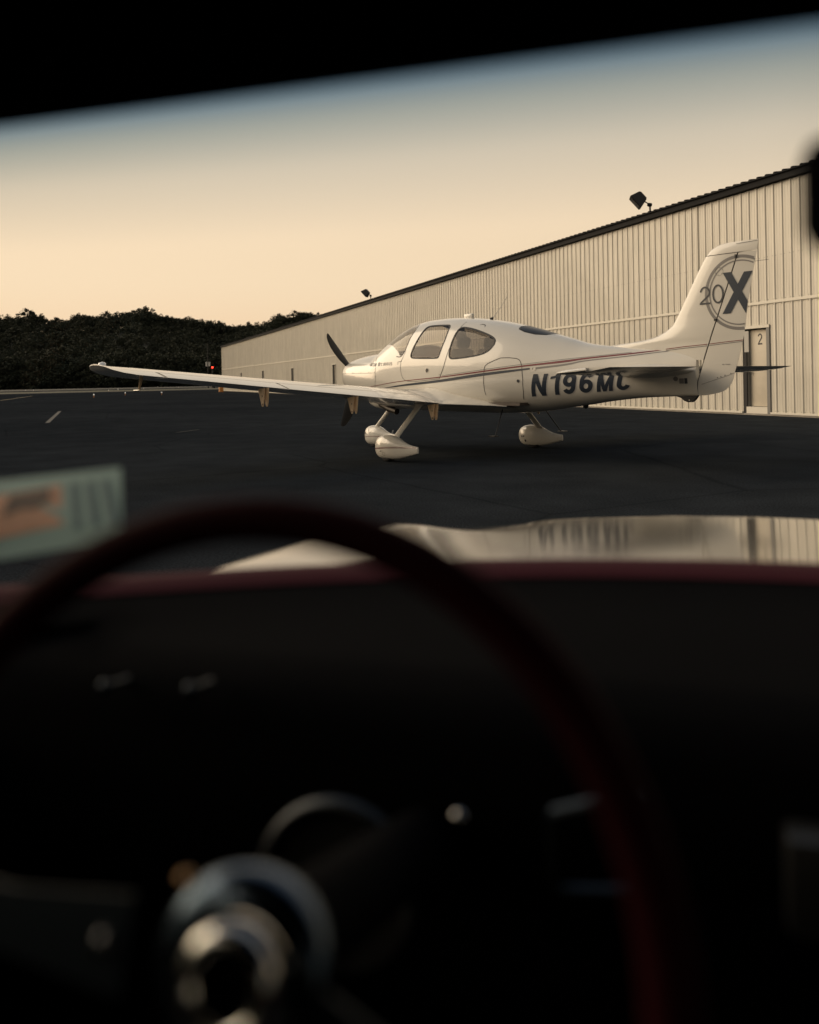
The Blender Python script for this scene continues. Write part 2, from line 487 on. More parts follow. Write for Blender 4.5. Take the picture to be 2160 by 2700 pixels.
for a, z in ((.4, 4.2), (2.3, 5.0), (4.2, 4.6), (5.4, 6.0)):
    add_tube(bm, [(0, 0, z), (math.cos(a) * 1.6, math.sin(a) * 1.6, z + 1.6), (math.cos(a) * 2.9, math.sin(a) * 2.9, z + 3.6)], [.17, .11, .04], 6)
trunk_me = bpy.data.meshes.new('trunk'); bm.to_mesh(trunk_me); bm.free(); trunk_me.materials.append(m_bark)
for i, (u, lab, sc) in enumerate(tree_spots):
    az = math.atan((u - 1080) / 2293); d = RIDGE - 14 + (i % 3) * 5
    t = empty('tree', polar(az, d, float(ter(az, d)) - 3.4), i * 1.3, label=lab, cat='tree', group='trees standing out on the ridge line')
    t.scale = (sc * .95, sc * .95, sc * .92)
    c = bpy.data.objects.new('crown', tree_meshes[i % 4]); COL.objects.link(c); c.parent = t; c.location = (0, 0, 8.2)
    k = bpy.data.objects.new('trunk', trunk_me); COL.objects.link(k); k.parent = t

# =================================================================== HANGAR
m_wall = mat('cream_steel_cladding', (0.58, 0.55, 0.475), 0.42, var=0.05, vscale=1.2, coat=0.15)
def streak(m):
    n = m.node_tree; b = n.nodes['Principled BSDF']; src = b.inputs['Base Color'].links[0].from_socket
    tc = n.nodes.new('ShaderNodeTexCoord'); mp = n.nodes.new('ShaderNodeMapping'); mp.inputs['Scale'].default_value = (7, 7, .35)
    no = n.nodes.new('ShaderNodeTexNoise'); no.inputs['Scale'].default_value = 1.0; no.inputs['Detail'].default_value = 5
    r = n.nodes.new('ShaderNodeMapRange'); r.inputs['From Min'].default_value = .35; r.inputs['From Max'].default_value = .62
    r.inputs['To Min'].default_value = .86; r.inputs['To Max'].default_value = 1.03
    mx = n.nodes.new('ShaderNodeMix'); mx.data_type = 'RGBA'; mx.blend_type = 'MULTIPLY'; mx.inputs['Factor'].default_value = 1
    n.links.new(tc.outputs['Object'], mp.inputs[0]); n.links.new(mp.outputs[0], no.inputs['Vector']); n.links.new(no.outputs['Fac'], r.inputs['Value'])
    n.links.new(src, mx.inputs['A']); n.links.new(r.outputs[0], mx.inputs['B']); n.links.new(mx.outputs['Result'], b.inputs['Base Color'])
streak(m_wall)
m_trimw = mat('cream_steel_trim', (0.64, 0.61, 0.53), 0.42)
m_roof = mat('dark_brown_roof_steel', (0.012, 0.012, 0.013), 0.75, var=0.15, vscale=3, ior=1.25)
m_door = mat('cream_door_paint', (0.54, 0.49, 0.40), 0.5, var=0.06, vscale=3)
m_dframe = mat('grey_door_frame', (0.16, 0.16, 0.155), 0.5)
m_dark = mat('dark_opening', (0.02, 0.02, 0.02), 0.8)
m_conc = mat('concrete_footing', (0.30, 0.28, 0.25), 0.9, var=.15, vscale=4)
ang = math.atan2(-0.3355, 0.9422)
hangar = empty('hangar', (0.0, 13.59, 0.0), ang, label='long cream ribbed steel hangar with dark roof eave behind the aeroplane', cat='hangar')
SX = 0.14       # local s of the near door recess
H1, H2 = 3.05, 6.15
BAY = 14.87
S_END, S_START = -106.0, 27.83

def rib_prof(s0, s1, fine):
    """corrugated profile: list of (s, outward offset)"""
    pts = []; pitch = 0.305
    k0 = math.floor(s0 / pitch); k1 = math.ceil(s1 / pitch)
    for k in range(k0, k1 + 1):
        c = k * pitch + .02
        for ds, h in ((-.036, 0), (-.016, .027), (.016, .027), (.036, 0)): pts.append((c + ds, h))
        if fine:
            for cc in (c + .102, c + .203):
                for ds, h in ((-.014, 0), (-.006, .005), (.006, .005), (.014, 0)): pts.append((cc + ds, h))
    pts = [p for p in pts if s0 < p[0] < s1]
    return [(s0, 0.0)] + pts + [(s1, 0.0)]
def cladding(s0, s1, z0, z1, fine=True):
    P = rib_prof(s0, s1, fine)
    V = [(s, -h, z) for z in (z0, z1) for s, h in P]; n = len(P)
    F = [(i, i + 1, n + i + 1, n + i) for i in range(n - 1)]
    return mesh_obj('wall_panel', V, F, m_wall, hangar)
bays = [SX - 1.95 + BAY * k for k in range(-6, 3)]
edges_ = [S_END + SX] + bays
door_s = [SX + 0.0 - BAY * k for k in range(0, 7)] + [SX + BAY]
for a, b in zip(edges_, edges_[1:]):
    fine = a > -62
    cladding(a + .006, b - .006, H1 + .02, H2, fine)
    ds_ = [d for d in door_s if a < d < b]
    if ds_:
        d = ds_[0]
        cladding(a + .006, d - .16, .09, H1 - .05, fine)
        cladding(d - .155, d + .905, 2.45, H1 - .05, fine)
        cladding(d + .91, b - .006, .09, H1 - .05, fine)
    else: cladding(a + .006, b - .006, .09, H1 - .05, fine)
for s in bays[:-1]: box('panel_joint', s - .005, s + .005, .002, .03, .09, H2, m_dark, hangar)
# horizontal trims, base trim, footing
box('girt_trim', S_END + SX, bays[-1], -.045, .02, H1 - .05, H1 + .02, m_trimw, hangar)
tr = empty
for a, b in zip(edges_, edges_[1:]):
    ds_ = [d for d in door_s if a < d < b]
    segs = [(a + .004, ds_[0] - .16), (ds_[0] + .91, b - .004)] if ds_ else [(a + .004, b - .004)]
    for s0, s1 in segs: box('base_trim', s0, s1, -.05, .02, .045, .095, m_trimw, hangar)
box('footing', S_END + SX - .1, bays[-1] + .1, -.02, .3, -.05, .045, m_conc, hangar)
# screws along the girt and the base of the nearest bays
bm = bmesh.new()
for k in range(-60, 60):
    for off in (.06, -.06, ):
        s = k * .305 + .02 + off
        for z in (H1 + .055, .125, H1 - .085, H1 + 1.2):
            if bays[4] < s < bays[-1] and not any(d - .17 < s < d + .92 and z < 2.46 for d in door_s): add_box(bm, s - .006, s + .006, -.009, .0, z - .006, z + .006)
o = bm_obj('screw_heads', bm, m_dgrey, hangar); o['kind'] = 'stuff'
# end walls and back wall
DEP = 18.0
for s in (S_END + SX, bays[-1]):
    box('end_wall', s - .02, s + .02, .03, DEP, .0, H2 + .1, m_wall, hangar)
box('back_wall', S_END + SX, bays[-1], DEP, DEP + .05, 0, H2 + .1, m_wall, hangar)
# corner trim at the far end and dark eave trim
box('corner_trim', S_END + SX - .06, S_END + SX + .1, -.06, .02, .05, H2, m_trimw, hangar)
box('eave_trim', S_END + SX - .3, bays[-1] + .3, -.16, -.04, H2 + .01, H2 + .18, m_roof, hangar)
# ribbed roof
def roof():
    P = []
    pitch = 0.305
    k0, k1 = int((S_END - .4) / pitch), int((bays[-1] + .4) / pitch)
    for k in range(k0, k1):
        c = k * pitch
        for ds, h in ((-.055, 0), (-.028, .045), (.028, .045), (.055, 0)): P.append((c + ds, h))
    n = len(P); V = []
    rows = [(-.22, H2 + .195, 1), (DEP / 2, H2 + 1.35, 1), (DEP + .3, H2 + .195, 1)]
    for y, z, _ in rows:
        for s, h in P: V.append((s, y, z + h))
    F = []
    for r in range(2):
        for i in range(n - 1): F.append((r * n + i, r * n + i + 1, (r + 1) * n + i + 1, (r + 1) * n + i))
    # closed front edge of every rib
    base = len(V)
    for s, h in P: V.append((s, -.221, H2 + .17))
    for i in range(n - 1): F.append((i, base + i, base + i + 1, i + 1))
    o = mesh_obj('roof', V, F, m_roof, hangar)
roof()
for s in (S_END + SX, bays[-1]):
    bm = bmesh.new()
    vs = [bm.verts.new(p) for p in ((s, 0.03, H2 + .1), (s, DEP, H2 + .1), (s, DEP / 2, H2 + 1.3))]
    bm.faces.new(vs)
    bm_obj('gable', bm, m_wall, hangar)

# narrow numbered doors, recessed
def poly_glyph(kind):
    pass
def add_poly(bm, pts, f3):
    vs = [bm.verts.new(f3(*p)) for p in pts]
    return bm.faces.new(vs)
def stroke(bm, path, tx, tz, f3, step=None):
    """ribbon of width t along a 2-D path; tx / tz = half width in x and z"""
    P = [np.array(p, float) for p in path]; rows = []
    for i, p in enumerate(P):
        t = P[min(i + 1, len(P) - 1)] - P[max(i - 1, 0)]; t /= (np.linalg.norm(t) + 1e-9)
        nn = np.array([-t[1] * tx, t[0] * tz])
        rows.append((bm.verts.new(f3(*(p + nn))), bm.verts.new(f3(*(p - nn)))))
    for a, b in zip(rows, rows[1:]): bm.faces.new((a[0], a[1], b[1], b[0]))
def arc(cx, cz, rx_, rz_, a0, a1, n=22):
    return [(cx + rx_ * math.cos(R(a0 + (a1 - a0) * i / n)), cz + rz_ * math.sin(R(a0 + (a1 - a0) * i / n))) for i in range(n + 1)]
def digit2(bm, x, z, w, h, t, f3):
    r = w / 2 - t
    p = arc(x + w / 2, z + h - r * 1.15 - t, r, r * 1.15, 170, -38, 18)
    p += [(x + t * 1.3, z + t * 2.2)]
    stroke(bm, p, t, t, f3)
    f4 = lambda a, b: tuple(Vector(f3(a, b)) + Vector((0, -.0006, 0)))
    add_poly(bm, [(x, z), (x + w, z), (x + w, z + 2 * t), (x, z + 2 * t)], f4)

def make_door():
    d = empty('hangar_door', (0, 0, 0))
    box('door_leaf', .0, .765, .125, .165, .235, 2.33, m_door, d, bevel=.004)
    box('door_jamb', -.145, -.012, .0, .17, .05, 2.36, m_dark, d)
    box('door_jamb', .79, .90, -.035, .17, .05, 2.42, m_dframe, d)
    box('door_head', -.15, .90, -.045, .17, 2.365, 2.445, m_trimw, d)
    box('door_sill', -.01, .788, -.03, .17, .045, .225, m_trimw, d)
    box('door_stop', -.01, .0, .03, .124, .235, 2.33, m_dframe, d)
    box('door_stop', .766, .788, .03, .124, .235, 2.33, m_dframe, d)
    h = box('handle_plate', .05, .095, .112, .124, 1.08, 1.24, m_metal, d)
    tube('handle', [(.072, .115, 1.16), (.072, .07, 1.16), (.13, .06, 1.16)], .008, m_metal, d)
    bm = bmesh.new()
    digit2(bm, .30, 1.92, .17, .31, .023, lambda a, b: (a, .1225, b))
    num = bm_obj('door_number', bm, m_black, d)
    return d, num
labs = ['nearest hangar door, cream with a black 2, just behind the aeroplane tail']
labs += ['hangar door %s' % t for t in ('',)]
d0, num0 = make_door()
# a door belongs to its building: it becomes an empty-free set of parts of the hangar
parts0 = list(d0.children)
for i, s in enumerate(door_s):
    host = box('door', s - .155, s + .905, .172, .19, .045, 2.45, m_dark, hangar)
    for p in parts0:
        if i and p is num0: continue
        c = p.copy(); COL.objects.link(c); c.parent = host; c.location = (s, 0, 0)
        c.matrix_parent_inverse = Matrix.Identity(4)
for p in parts0: bpy.data.objects.remove(p)
bpy.data.objects.remove(d0)

# unseen hangar row added behind the camera to shape low light and reflections
def copy_tree(o, parent=None):
    c = o.copy(); COL.objects.link(c); c.parent = parent
    for ch in list(o.children): copy_tree(ch, c)
    return c
h2 = copy_tree(hangar)
u_ = Matrix.Rotation(ang, 3, 'Z') @ Vector((1, 0, 0)); v_ = Matrix.Rotation(ang, 3, 'Z') @ Vector((0, 1, 0))
h2.location = Vector((0, 13.59, 0)) + u_ * 6 - v_ * 44
h2.rotation_euler = (0, 0, ang + math.pi)
h2['label'] = 'second cream hangar row, unseen, added behind the parked car to dim the low light'
# floodlights on the eave
m_flood = mat('bronze_floodlight', (0.03, 0.028, 0.026), 0.4, metal=.3)
m_fglass = mat('floodlight_glass', (0.18, 0.18, 0.17), 0.1, coat=1)
def floodlight(s, lab, sc=1.0):
    wp = Vector((0, 13.59, 0)) + Matrix.Rotation(ang, 3, 'Z') @ Vector((s, -.12, H2 + .23))
    o = empty('floodlight', wp, ang, label=lab, cat='floodlight', group='floodlights along the hangar eave')
    o.scale = (1.35, 1.35, 1.35)
    tube('post', [(0, 0, -.05), (0, 0, .16)], .022, m_flood, o, 8)
    bm = bmesh.new(); add_lathe(bm, (0, -.02, .17), (0, 1, 0), [(0, -.03), (.045, -.03), (.045, .05), (0, .05)], 16)
    bm_obj('knuckle', bm, m_flood, o, autos=40, smooth=True)
    # head: tapered housing aimed down and to the left
    A = Matrix.Translation((-.19, -.16, .34)) @ Matrix.Rotation(R(-22), 4, 'Y') @ Matrix.Rotation(R(35), 4, 'X') @ Matrix.Rotation(R(-38), 4, 'Z')
    bm = bmesh.new()
    f = [(-.24, -.15, -.19), (.24, -.15, -.19), (.24, -.15, .19), (-.24, -.15, .19)]
    g = [(-.15, .12, -.12), (.15, .12, -.12), (.15, .12, .12), (-.15, .12, .12)]
    a = [bm.verts.new(A @ Vector(p)) for p in f]; b = [bm.verts.new(A @ Vector(p)) for p in g]
    bm.faces.new(a); bm.faces.new(b)
    for i in range(4): bm.faces.new((a[i], a[(i + 1) % 4], b[(i + 1) % 4], b[i]))
    bmesh.ops.bevel(bm, geom=bm.edges[:], offset=.018, segments=2, affect='EDGES')
    bm_obj('housing', bm, m_flood, o)
    bm = bmesh.new()
    q = [bm.verts.new(A @ Vector(p)) for p in ((-.19, -.156, -.14), (.19, -.156, -.14), (.19, -.156, .14), (-.19, -.156, .14))]
    bm.faces.new(q); bm_obj('lens', bm, m_fglass, o)
    tube('yoke', [(0, -.02, .17), (-.06, -.03, .22), (-.11, -.08, .27)], .014, m_flood, o, 8)
    return o
floodlight(-4.15 + SX, 'larger, nearer floodlight on the hangar eave left of the tail fin')
floodlight(-34.3 + SX, 'smaller, far floodlight on the hangar eave above the cockpit')

# =================================================================== FIELD FURNITURE
m_pole = mat('dark_pole', (0.03, 0.03, 0.028), .7)
m_signw = mat('white_sign', (0.5, 0.5, 0.47), .6)
m_orange = mat('orange_marker', (0.42, 0.17, 0.03), .6)
pb = polar(math.atan((549 - 1080) / 2293), 205, 0)
pol = empty('utility_pole', pb, 0.7, label='thin dark utility pole with white boxes left of the hangar', cat='utility pole')
tube('pole', [(0, 0, -.1), (0, 0, 10.2)], [.14, .08], m_pole, pol, 8)
for dx in (-.45, .25): box('white_box', dx, dx + .42, -.3, -.1, 5.0, 6.0, m_signw, pol)
pr_ = polar(math.atan((561 - 1080) / 2293), 200, 0)
bec = empty('obstruction_light', pr_, 0, label='red lamp on a short post beside the utility pole', cat='signal light')
tube('post', [(0, 0, -.1), (0, 0, 4.5)], .11, m_pole, bec, 8)
box('base_box', -.5, .5, -.4, .4, 0, 1.3, m_pole, bec)
m_redlamp = mat('red_lamp', (0.6, 0.02, 0.01), .3, emis=((1, .04, .02), 6.0))
bm = bmesh.new(); add_lathe(bm, (0, 0, 4.5), (0, 0, 1), [(0, 0), (.17, 0), (.17, .2), (.1, .34), (0, .38)], 12)
bm_obj('lamp', bm, m_redlamp, bec, smooth=True)
bo = empty('bollard', polar(math.atan((583 - 1080) / 2293), 112, 0), 0, label='orange marker post at the far corner of the hangar', cat='bollard')
tube('post', [(0, 0, -.05), (0, 0, .95), (0, 0, 1.0)], [.3, .3, .26], m_orange, bo, 12)
tube('band', [(0, 0, .62), (0, 0, .74)], .304, m_signw, bo, 12)
m_lamp = mat('edge_lamp', (0.8, 0.8, 0.8), .3, emis=((1, .95, .85), 0.45))
LTXT = ['leftmost far edge light under the tree line', 'second far edge light from the left under the tree line', 'near edge light just below the left wing tip', 'far edge light above the left wing tip light', 'far edge light right of the pitot tube', 'near edge light below the middle of the outer wing', 'far edge light in the middle of the airfield strip', 'most distant edge light at the foot of the hill', 'near edge light furthest right below the wing', 'edge light nearest the utility pole']
for li, (u, v) in enumerate(((68, 1028.5), (88, 1028), (247, 1040), (286, 1028), (311, 1026), (330, 1035), (379, 1023), (416, 1018.5), (426, 1034), (470, 1020))):
    b = v - (1001 - (u - 1080) * .01746); d = 2293 * (1.133 - .28) / max(b, 5.5)
    d = min(d, 300)
    l = empty('edge_light', polar(math.atan((u - 1080) / 2293), d / math.cos(math.atan((u - 1080) / 2293)), -.012), 0,
              label=LTXT[li], cat='runway light', group='edge lights on the airfield')
    tube('stem', [(0, 0, 0), (0, 0, .22)], .03, m_orange, l, 6)
    bm = bmesh.new(); add_lathe(bm, (0, 0, .22), (0, 0, 1), [(0, 0), (.05, 0), (.055, .06), (.035, .1), (0, .11)], 8)
    bm_obj('lamp', bm, m_lamp, l, smooth=True)

# =================================================================== AEROPLANE
# own frame: x aft from the spinner, y to the aeroplane's left, z up  ->  world (x, -y, z)
ac = empty('airplane', (0, 0, 0), 0, label='white single-engine low-wing aeroplane N196MC parked nose-left in front of the hangar', cat='airplane')
def W(x, y, z): return (x, -y, z)
ST = np.array([
[0.40,1.36,1.04,.27,1.20],[0.43,1.455,.95,.35,1.20],[0.50,1.478,.88,.40,1.20],[0.80,1.534,.78,.47,1.19],
[1.20,1.570,.72,.525,1.18],[1.50,1.584,.685,.56,1.17],[1.66,1.700,.675,.575,1.16],[1.95,1.870,.66,.595,1.15],
[2.13,1.950,.65,.605,1.14],[2.37,2.017,.64,.615,1.13],[2.64,2.048,.635,.62,1.12],[2.97,2.053,.63,.625,1.12],
[3.28,2.042,.63,.625,1.12],[3.58,2.016,.63,.62,1.12],[3.87,1.977,.63,.605,1.12],[4.15,1.929,.635,.58,1.12],
[4.42,1.872,.645,.55,1.12],[4.70,1.805,.66,.505,1.12],[5.00,1.722,.69,.45,1.12],[5.30,1.640,.735,.395,1.13],
[5.60,1.560,.77,.34,1.14],[5.96,1.510,.82,.28,1.15],[6.46,1.460,.865,.195,1.16],[6.83,1.420,.88,.105,1.15],[7.14,1.36,.892,.034,1.14]])
ST[:, 0] = np.where(ST[:, 0] < 1.5, 1.5 - (1.5 - ST[:, 0]) * .91, ST[:, 0])
def ne(x, upper): return np.where(upper, np.interp(x, [4.0, 5.2], [2.35, 2.1]), np.interp(x, [1.2, 2.4, 4.0, 5.2], [2.1, 2.3, 2.15, 1.95]))
_tx = np.linspace(ST[0, 0], ST[-1, 0], 1400)
_tab = [pchip(ST[:, 0], ST[:, k], _tx) for k in (1, 2, 3, 4)]
def sec(x): return [np.interp(x, _tx, t) for t in _tab]
def Sy(x, z):
    zt, zb, w, zm = sec(x); h = np.where(z > zm, zt - zm, zm - zb)
    u = np.clip(np.abs(z - zm) / h, 0, .9999); e = ne(x, z > zm)
    return w * (1 - u ** e) ** (1 / e)
def on_fus(side, eps):
    return lambda x, z: W(x, side * (float(Sy(x, z)) + eps), z)

FW = smooth_closed([(2.653,1.495),(2.677,1.467),(2.73,1.455),(2.997,1.445),(3.265,1.439),(3.294,1.448),(3.311,1.474),(3.353,1.626),(3.371,1.748),(3.341,1.879),(3.324,1.905),(3.286,1.922),(3.236,1.926),(3.014,1.935),(2.85,1.935),(2.79,1.92),(2.763,1.832),(2.718,1.695),(2.67,1.58)])
RW = smooth_closed([(3.52,1.467),(3.516,1.578),(3.526,1.7),(3.536,1.802),(3.556,1.863),(3.614,1.872),(3.717,1.858),(3.87,1.825),(4.055,1.771),(4.207,1.718),(4.289,1.675),(4.32,1.635),(4.316,1.586),(4.275,1.53),(4.202,1.484),(4.084,1.455),(3.882,1.432),(3.61,1.418),(3.55,1.43)])
# windshield outline as x limits over |y|
ws_lo = lambda y: 1.545 + .86 * (np.clip(y, 0, .584) / .584) ** 2.6
ws_hi = lambda y: np.interp(y, [0, .2, .40, .45, .507, .558, .577, .584], [2.40, 2.43, 2.556, 2.546, 2.528, 2.502, 2.456, 2.40])
rw_pts = np.array([(4.50, 1.84), (4.554,1.800),(4.598,1.783),(4.674,1.755),(4.839,1.715),(4.982,1.701),(5.06,1.706)])

xs = np.concatenate([[0.496, .499, .503, .508, .515, .526, .54, .56, .58], np.arange(.6, 1.4, .03), np.arange(1.4, 5.2, .0125), np.arange(5.2, 7.14, .03), [7.14]])
NP_ = 320
th = np.linspace(0, 2 * np.pi, NP_, endpoint=False)
cy, sy_ = np.cos(th), np.sin(th)
zt, zb, w, zm = sec(xs)
k = np.where(xs < .498, .93, 1.0)
hh = np.where(sy_[None, :] > 0, (zt - zm)[:, None], (zm - zb)[:, None])
NN = ne(xs[:, None] + 0 * sy_[None, :], sy_[None, :] > 0)
YY = (w * k)[:, None] * np.sign(cy) * np.abs(cy) ** (2 / NN)
ZZ = zm[:, None] + hh * k[:, None] * np.sign(sy_) * np.abs(sy_) ** (2 / NN)
XX = np.repeat(xs[:, None], NP_, 1)
nx = len(xs)
def mid(A): B = np.roll(A, -1, 1); return (A[:-1] + A[1:] + B[:-1] + B[1:]) / 4
mx_, my_, mz_ = mid(XX), mid(YY), mid(ZZ)
reg = np.zeros(mx_.shape, int)
up = mz_ > 1.3
reg[inside(FW, mx_, mz_)] = 1
reg[inside(RW, mx_, mz_)] = 2
ay = np.abs(my_)
reg[up & (mx_ > ws_lo(ay)) & (mx_ < ws_hi(ay)) & (ay < .585) & (mz_ > 1.47)] = 3
rwz = np.interp(mx_, rw_pts[:, 0], rw_pts[:, 1])
reg[(mx_ > rw_pts[0, 0]) & (mx_ < rw_pts[-1, 0]) & (mz_ > rwz)] = 4
def grid_part(name, sel, m, parent, shrink=0.0, cap=False):
    I, J = np.nonzero(sel)
    q = np.stack([I * NP_ + J, (I + 1) * NP_ + J, (I + 1) * NP_ + (J + 1) % NP_, I * NP_ + (J + 1) % NP_], 1)
    used, inv = np.unique(q, return_inverse=True); inv = inv.reshape(q.shape)
    Vx = XX.ravel()[used]; Vy = YY.ravel()[used]; Vz = ZZ.ravel()[used]
    if shrink:
        Vy = Vy * (1 - shrink); Vz = Vz - (Vz - 1.2) * shrink * .6
    Fs = inv.tolist()
    V = np.stack([Vx, -Vy, Vz], 1).tolist()
    if cap:
        Fs.append([int(np.searchsorted(used, j)) for j in range(NP_)])
        Fs.append([int(np.searchsorted(used, (nx - 1) * NP_ + j)) for j in range(NP_)][::-1])
    return mesh_obj(name, V, Fs, m, parent, smooth=True, fix=False)
fus = grid_part('fuselage', reg == 0, m_white, ac, cap=True)
fus.data.set_sharp_from_angle(angle=R(50))
m_lining = mat('cabin_lining', (0.13, 0.080, 0.048), .8)
grid_part('cabin_lining', (reg == 0) & (mx_ > 1.52) & (mx_ < 4.5) & (mz_ > .78), m_lining, ac, .035)
side = my_ > 0
for s_ in (side, ~side):
    grid_part('side_window', (reg == 1) & s_, m_acglass, ac, .006)
    grid_part('rear_side_window', (reg == 2) & s_, m_acglass2, ac, .006)
grid_part('windshield', reg == 3, m_acglass, ac, .004)
grid_part('rear_window', reg == 4, m_black, ac, .004)

def ribbon_fus(name, pts, hw, m, sides=(1, -1), eps=.0025, closed=False, mapf=None, step=.03, parent=None):
    P = [np.array(p, float) for p in pts]
    if closed: P.append(P[0])
    Q = [P[0]]
    for a, b in zip(P, P[1:]):
        n = max(1, int(np.linalg.norm(b - a) / step))
        for i in range(1, n + 1): Q.append(a + (b - a) * i / n)
    bm = bmesh.new()
    for s in sides:
        f = (mapf or on_fus)(s, eps)
        rows = []
        for i, p in enumerate(Q):
            if closed: t = Q[(i + 1) % (len(Q) - 1)] - Q[i - 1 if i else -2]
            else: t = Q[min(i + 1, len(Q) - 1)] - Q[max(i - 1, 0)]
            t /= np.linalg.norm(t) + 1e-9; nn = np.array([-t[1], t[0]]) * (hw if not callable(hw) else hw(p[0]))
            rows.append((bm.verts.new(f(*(p + nn))), bm.verts.new(f(*(p - nn)))))
        for a, b in zip(rows, rows[1:]):
            bm.faces.new((a[0], a[1], b[1], b[0]) if s > 0 else (a[1], a[0], b[0], b[1]))
    return bm_obj(name, bm, m, parent or ac)
m_seal = mat('window_seal', (0.02, 0.02, 0.02), .6)
ribbon_fus('window_seal', FW, .011, m_seal, closed=True)
ribbon_fus('window_seal', RW, .011, m_seal, closed=True)
# windshield seal from the surface curve
wb = [(2.30, 1.492), (2.377, 1.483), (2.41, 1.486), (2.435, 1.50), (2.456, 1.523), (2.485, 1.565), (2.502, 1.597), (2.52, 1.66), (2.528, 1.725), (2.538, 1.78), (2.546, 1.822), (2.556, 1.883), (2.545, 1.93), (2.50, 1.98)]
ribbon_fus('windshield_seal', wb, .007, m_seal)
ribbon_fus('rear_window_seal', [(4.50, 1.838), (4.554,1.800),(4.598,1.783),(4.674,1.755),(4.839,1.715),(4.982,1.701),(5.03,1.706)], .006, m_seal)
# door, hatch and cowling gaps
ribbon_fus('door_gap', [(3.573,1.957),(3.563,1.883),(3.536,1.679),(3.464,1.418),(3.418,1.278),(3.344,1.137)], .0045, m_line, (1, -1))
ribbon_fus('door_gap', [(3.344,1.137),(2.818,1.105),(2.62,1.108),(2.546,1.125),(2.49,1.16),(2.46,1.21),(2.435,1.298),(2.428,1.406),(2.469,1.469),(2.52,1.58)], .0028, m_line, (1, -1))
ribbon_fus('baggage_door_gap', [(4.192,.90),(4.20,1.03),(4.207,1.184),(4.212,1.26),(4.225,1.30),(4.274,1.337),(4.38,1.375),(4.479,1.406),(4.615,1.404),(4.727,1.391),(4.77,1.375),(4.795,1.35),(4.826,1.285),(4.844,1.099),(4.825,.95),(4.776,.84)], .0042, m_line, (1,))
ribbon_fus('cowling_gap', [(1.69,1.51),(1.745,1.357),(1.758,1.133),(1.719,1.0),(1.70,.85)], .0028, m_line)
ribbon_fus('cowling_gap', [(.54,1.25),(.79,1.252),(1.32,1.248),(1.752,1.249)], .0022, m_line)
ribbon_fus('vent_line', [(2.363,1.364),(2.357,1.408),(2.445,1.412)], .0035, m_line, (1,))
ribbon_fus('vent_line', [(3.885,1.893),(3.90,1.902),(3.959,1.892),(3.99,1.875),(4.0,1.855)], .004, m_line, (1,))
# screws on the cowling
def disc(name, x, z, r, m, mapf=on_fus, eps=.004, n=14, side=1, parent=None):
    f = mapf(side, eps); bm = bmesh.new()
    bm.faces.new([bm.verts.new(f(x + r * math.cos(i * 2 * math.pi / n), z + r * math.sin(i * 2 * math.pi / n))) for i in range(n)])
    return bm_obj(name, bm, m, parent or ac)
for x, z in ((.75,1.262),(1.02,1.262),(1.3,1.262),(1.55,1.262),(1.735,1.262),(1.77,1.19),(1.755,1.12),(1.73,1.05)): disc('screw', x, z, .007, m_dgrey)
disc('door_lock', 3.069, 1.264, .03, m_black, eps=.006); disc('door_lock_ring', 3.069, 1.264, .04, m_metal, eps=.003)
disc('hatch_lock', 4.774, 1.09, .022, m_dgrey, eps=.006)
disc('fuselage_cap', 5.02, 1.244, .02, m_metal, eps=.006); disc('fuselage_cap', 3.345, 1.20, .012, m_metal, eps=.006)
# stripes (two curves each)
def band(name, top, bot, m, eps=.003, x0=None, x1=None, sides=(1, -1)):
    T_, B_ = np.array(top), np.array(bot)
    a = x0 or max(T_[0, 0], B_[0, 0]); b = x1 or min(T_[-1, 0], B_[-1, 0])
    X = np.arange(a, b, .03).tolist() + [b]
    zt_ = pchip(T_[:, 0], T_[:, 1], X); zb_ = pchip(B_[:, 0], B_[:, 1], X)
    bm = bmesh.new()
    for s in sides:
        f = on_fus(s, eps)
        rows = [(bm.verts.new(f(x, t)), bm.verts.new(f(x, b_))) for x, t, b_ in zip(X, zt_, zb_)]
        for p, q in zip(rows, rows[1:]):
            bm.faces.new((p[0], p[1], q[1], q[0]) if s > 0 else (p[1], p[0], q[0], q[1]))
    return bm_obj(name, bm, m, ac)
band('red_stripe', [(1.45,1.019),(2.477,1.117),(3.329,1.166),(4.206,1.240),(4.846,1.298),(5.508,1.353),(5.676,1.368),(6.332,1.411),(6.80,1.447),(7.10,1.463)],
     [(1.45,1.012),(2.476,1.107),(3.329,1.152),(4.207,1.220),(4.848,1.275),(5.514,1.324),(5.68,1.345),(6.342,1.396),(6.80,1.436),(7.10,1.454)], m_red)
band('navy_stripe', [(1.90,1.0),(2.472,1.059),(3.328,1.123),(4.207,1.207),(4.95,1.262)], [(1.90,.998),(2.468,1.034),(3.327,1.086),(4.207,1.169),(4.95,1.238)], m_navy)
band('grey_stripe', [(4.985,1.262),(5.515,1.309),(5.68,1.334),(6.262,1.377),(6.8,1.424),(7.10,1.443)], [(4.985,1.236),(5.519,1.287),(5.686,1.318),(6.266,1.364),(6.8,1.414),(7.10,1.434)], m_grey)
# thin pinstripe above the red
ribbon_fus('pinstripe', [(3.4, 1.182), (4.206, 1.254), (4.846, 1.312), (5.508, 1.366), (6.33, 1.42)], .0022, m_dgrey)

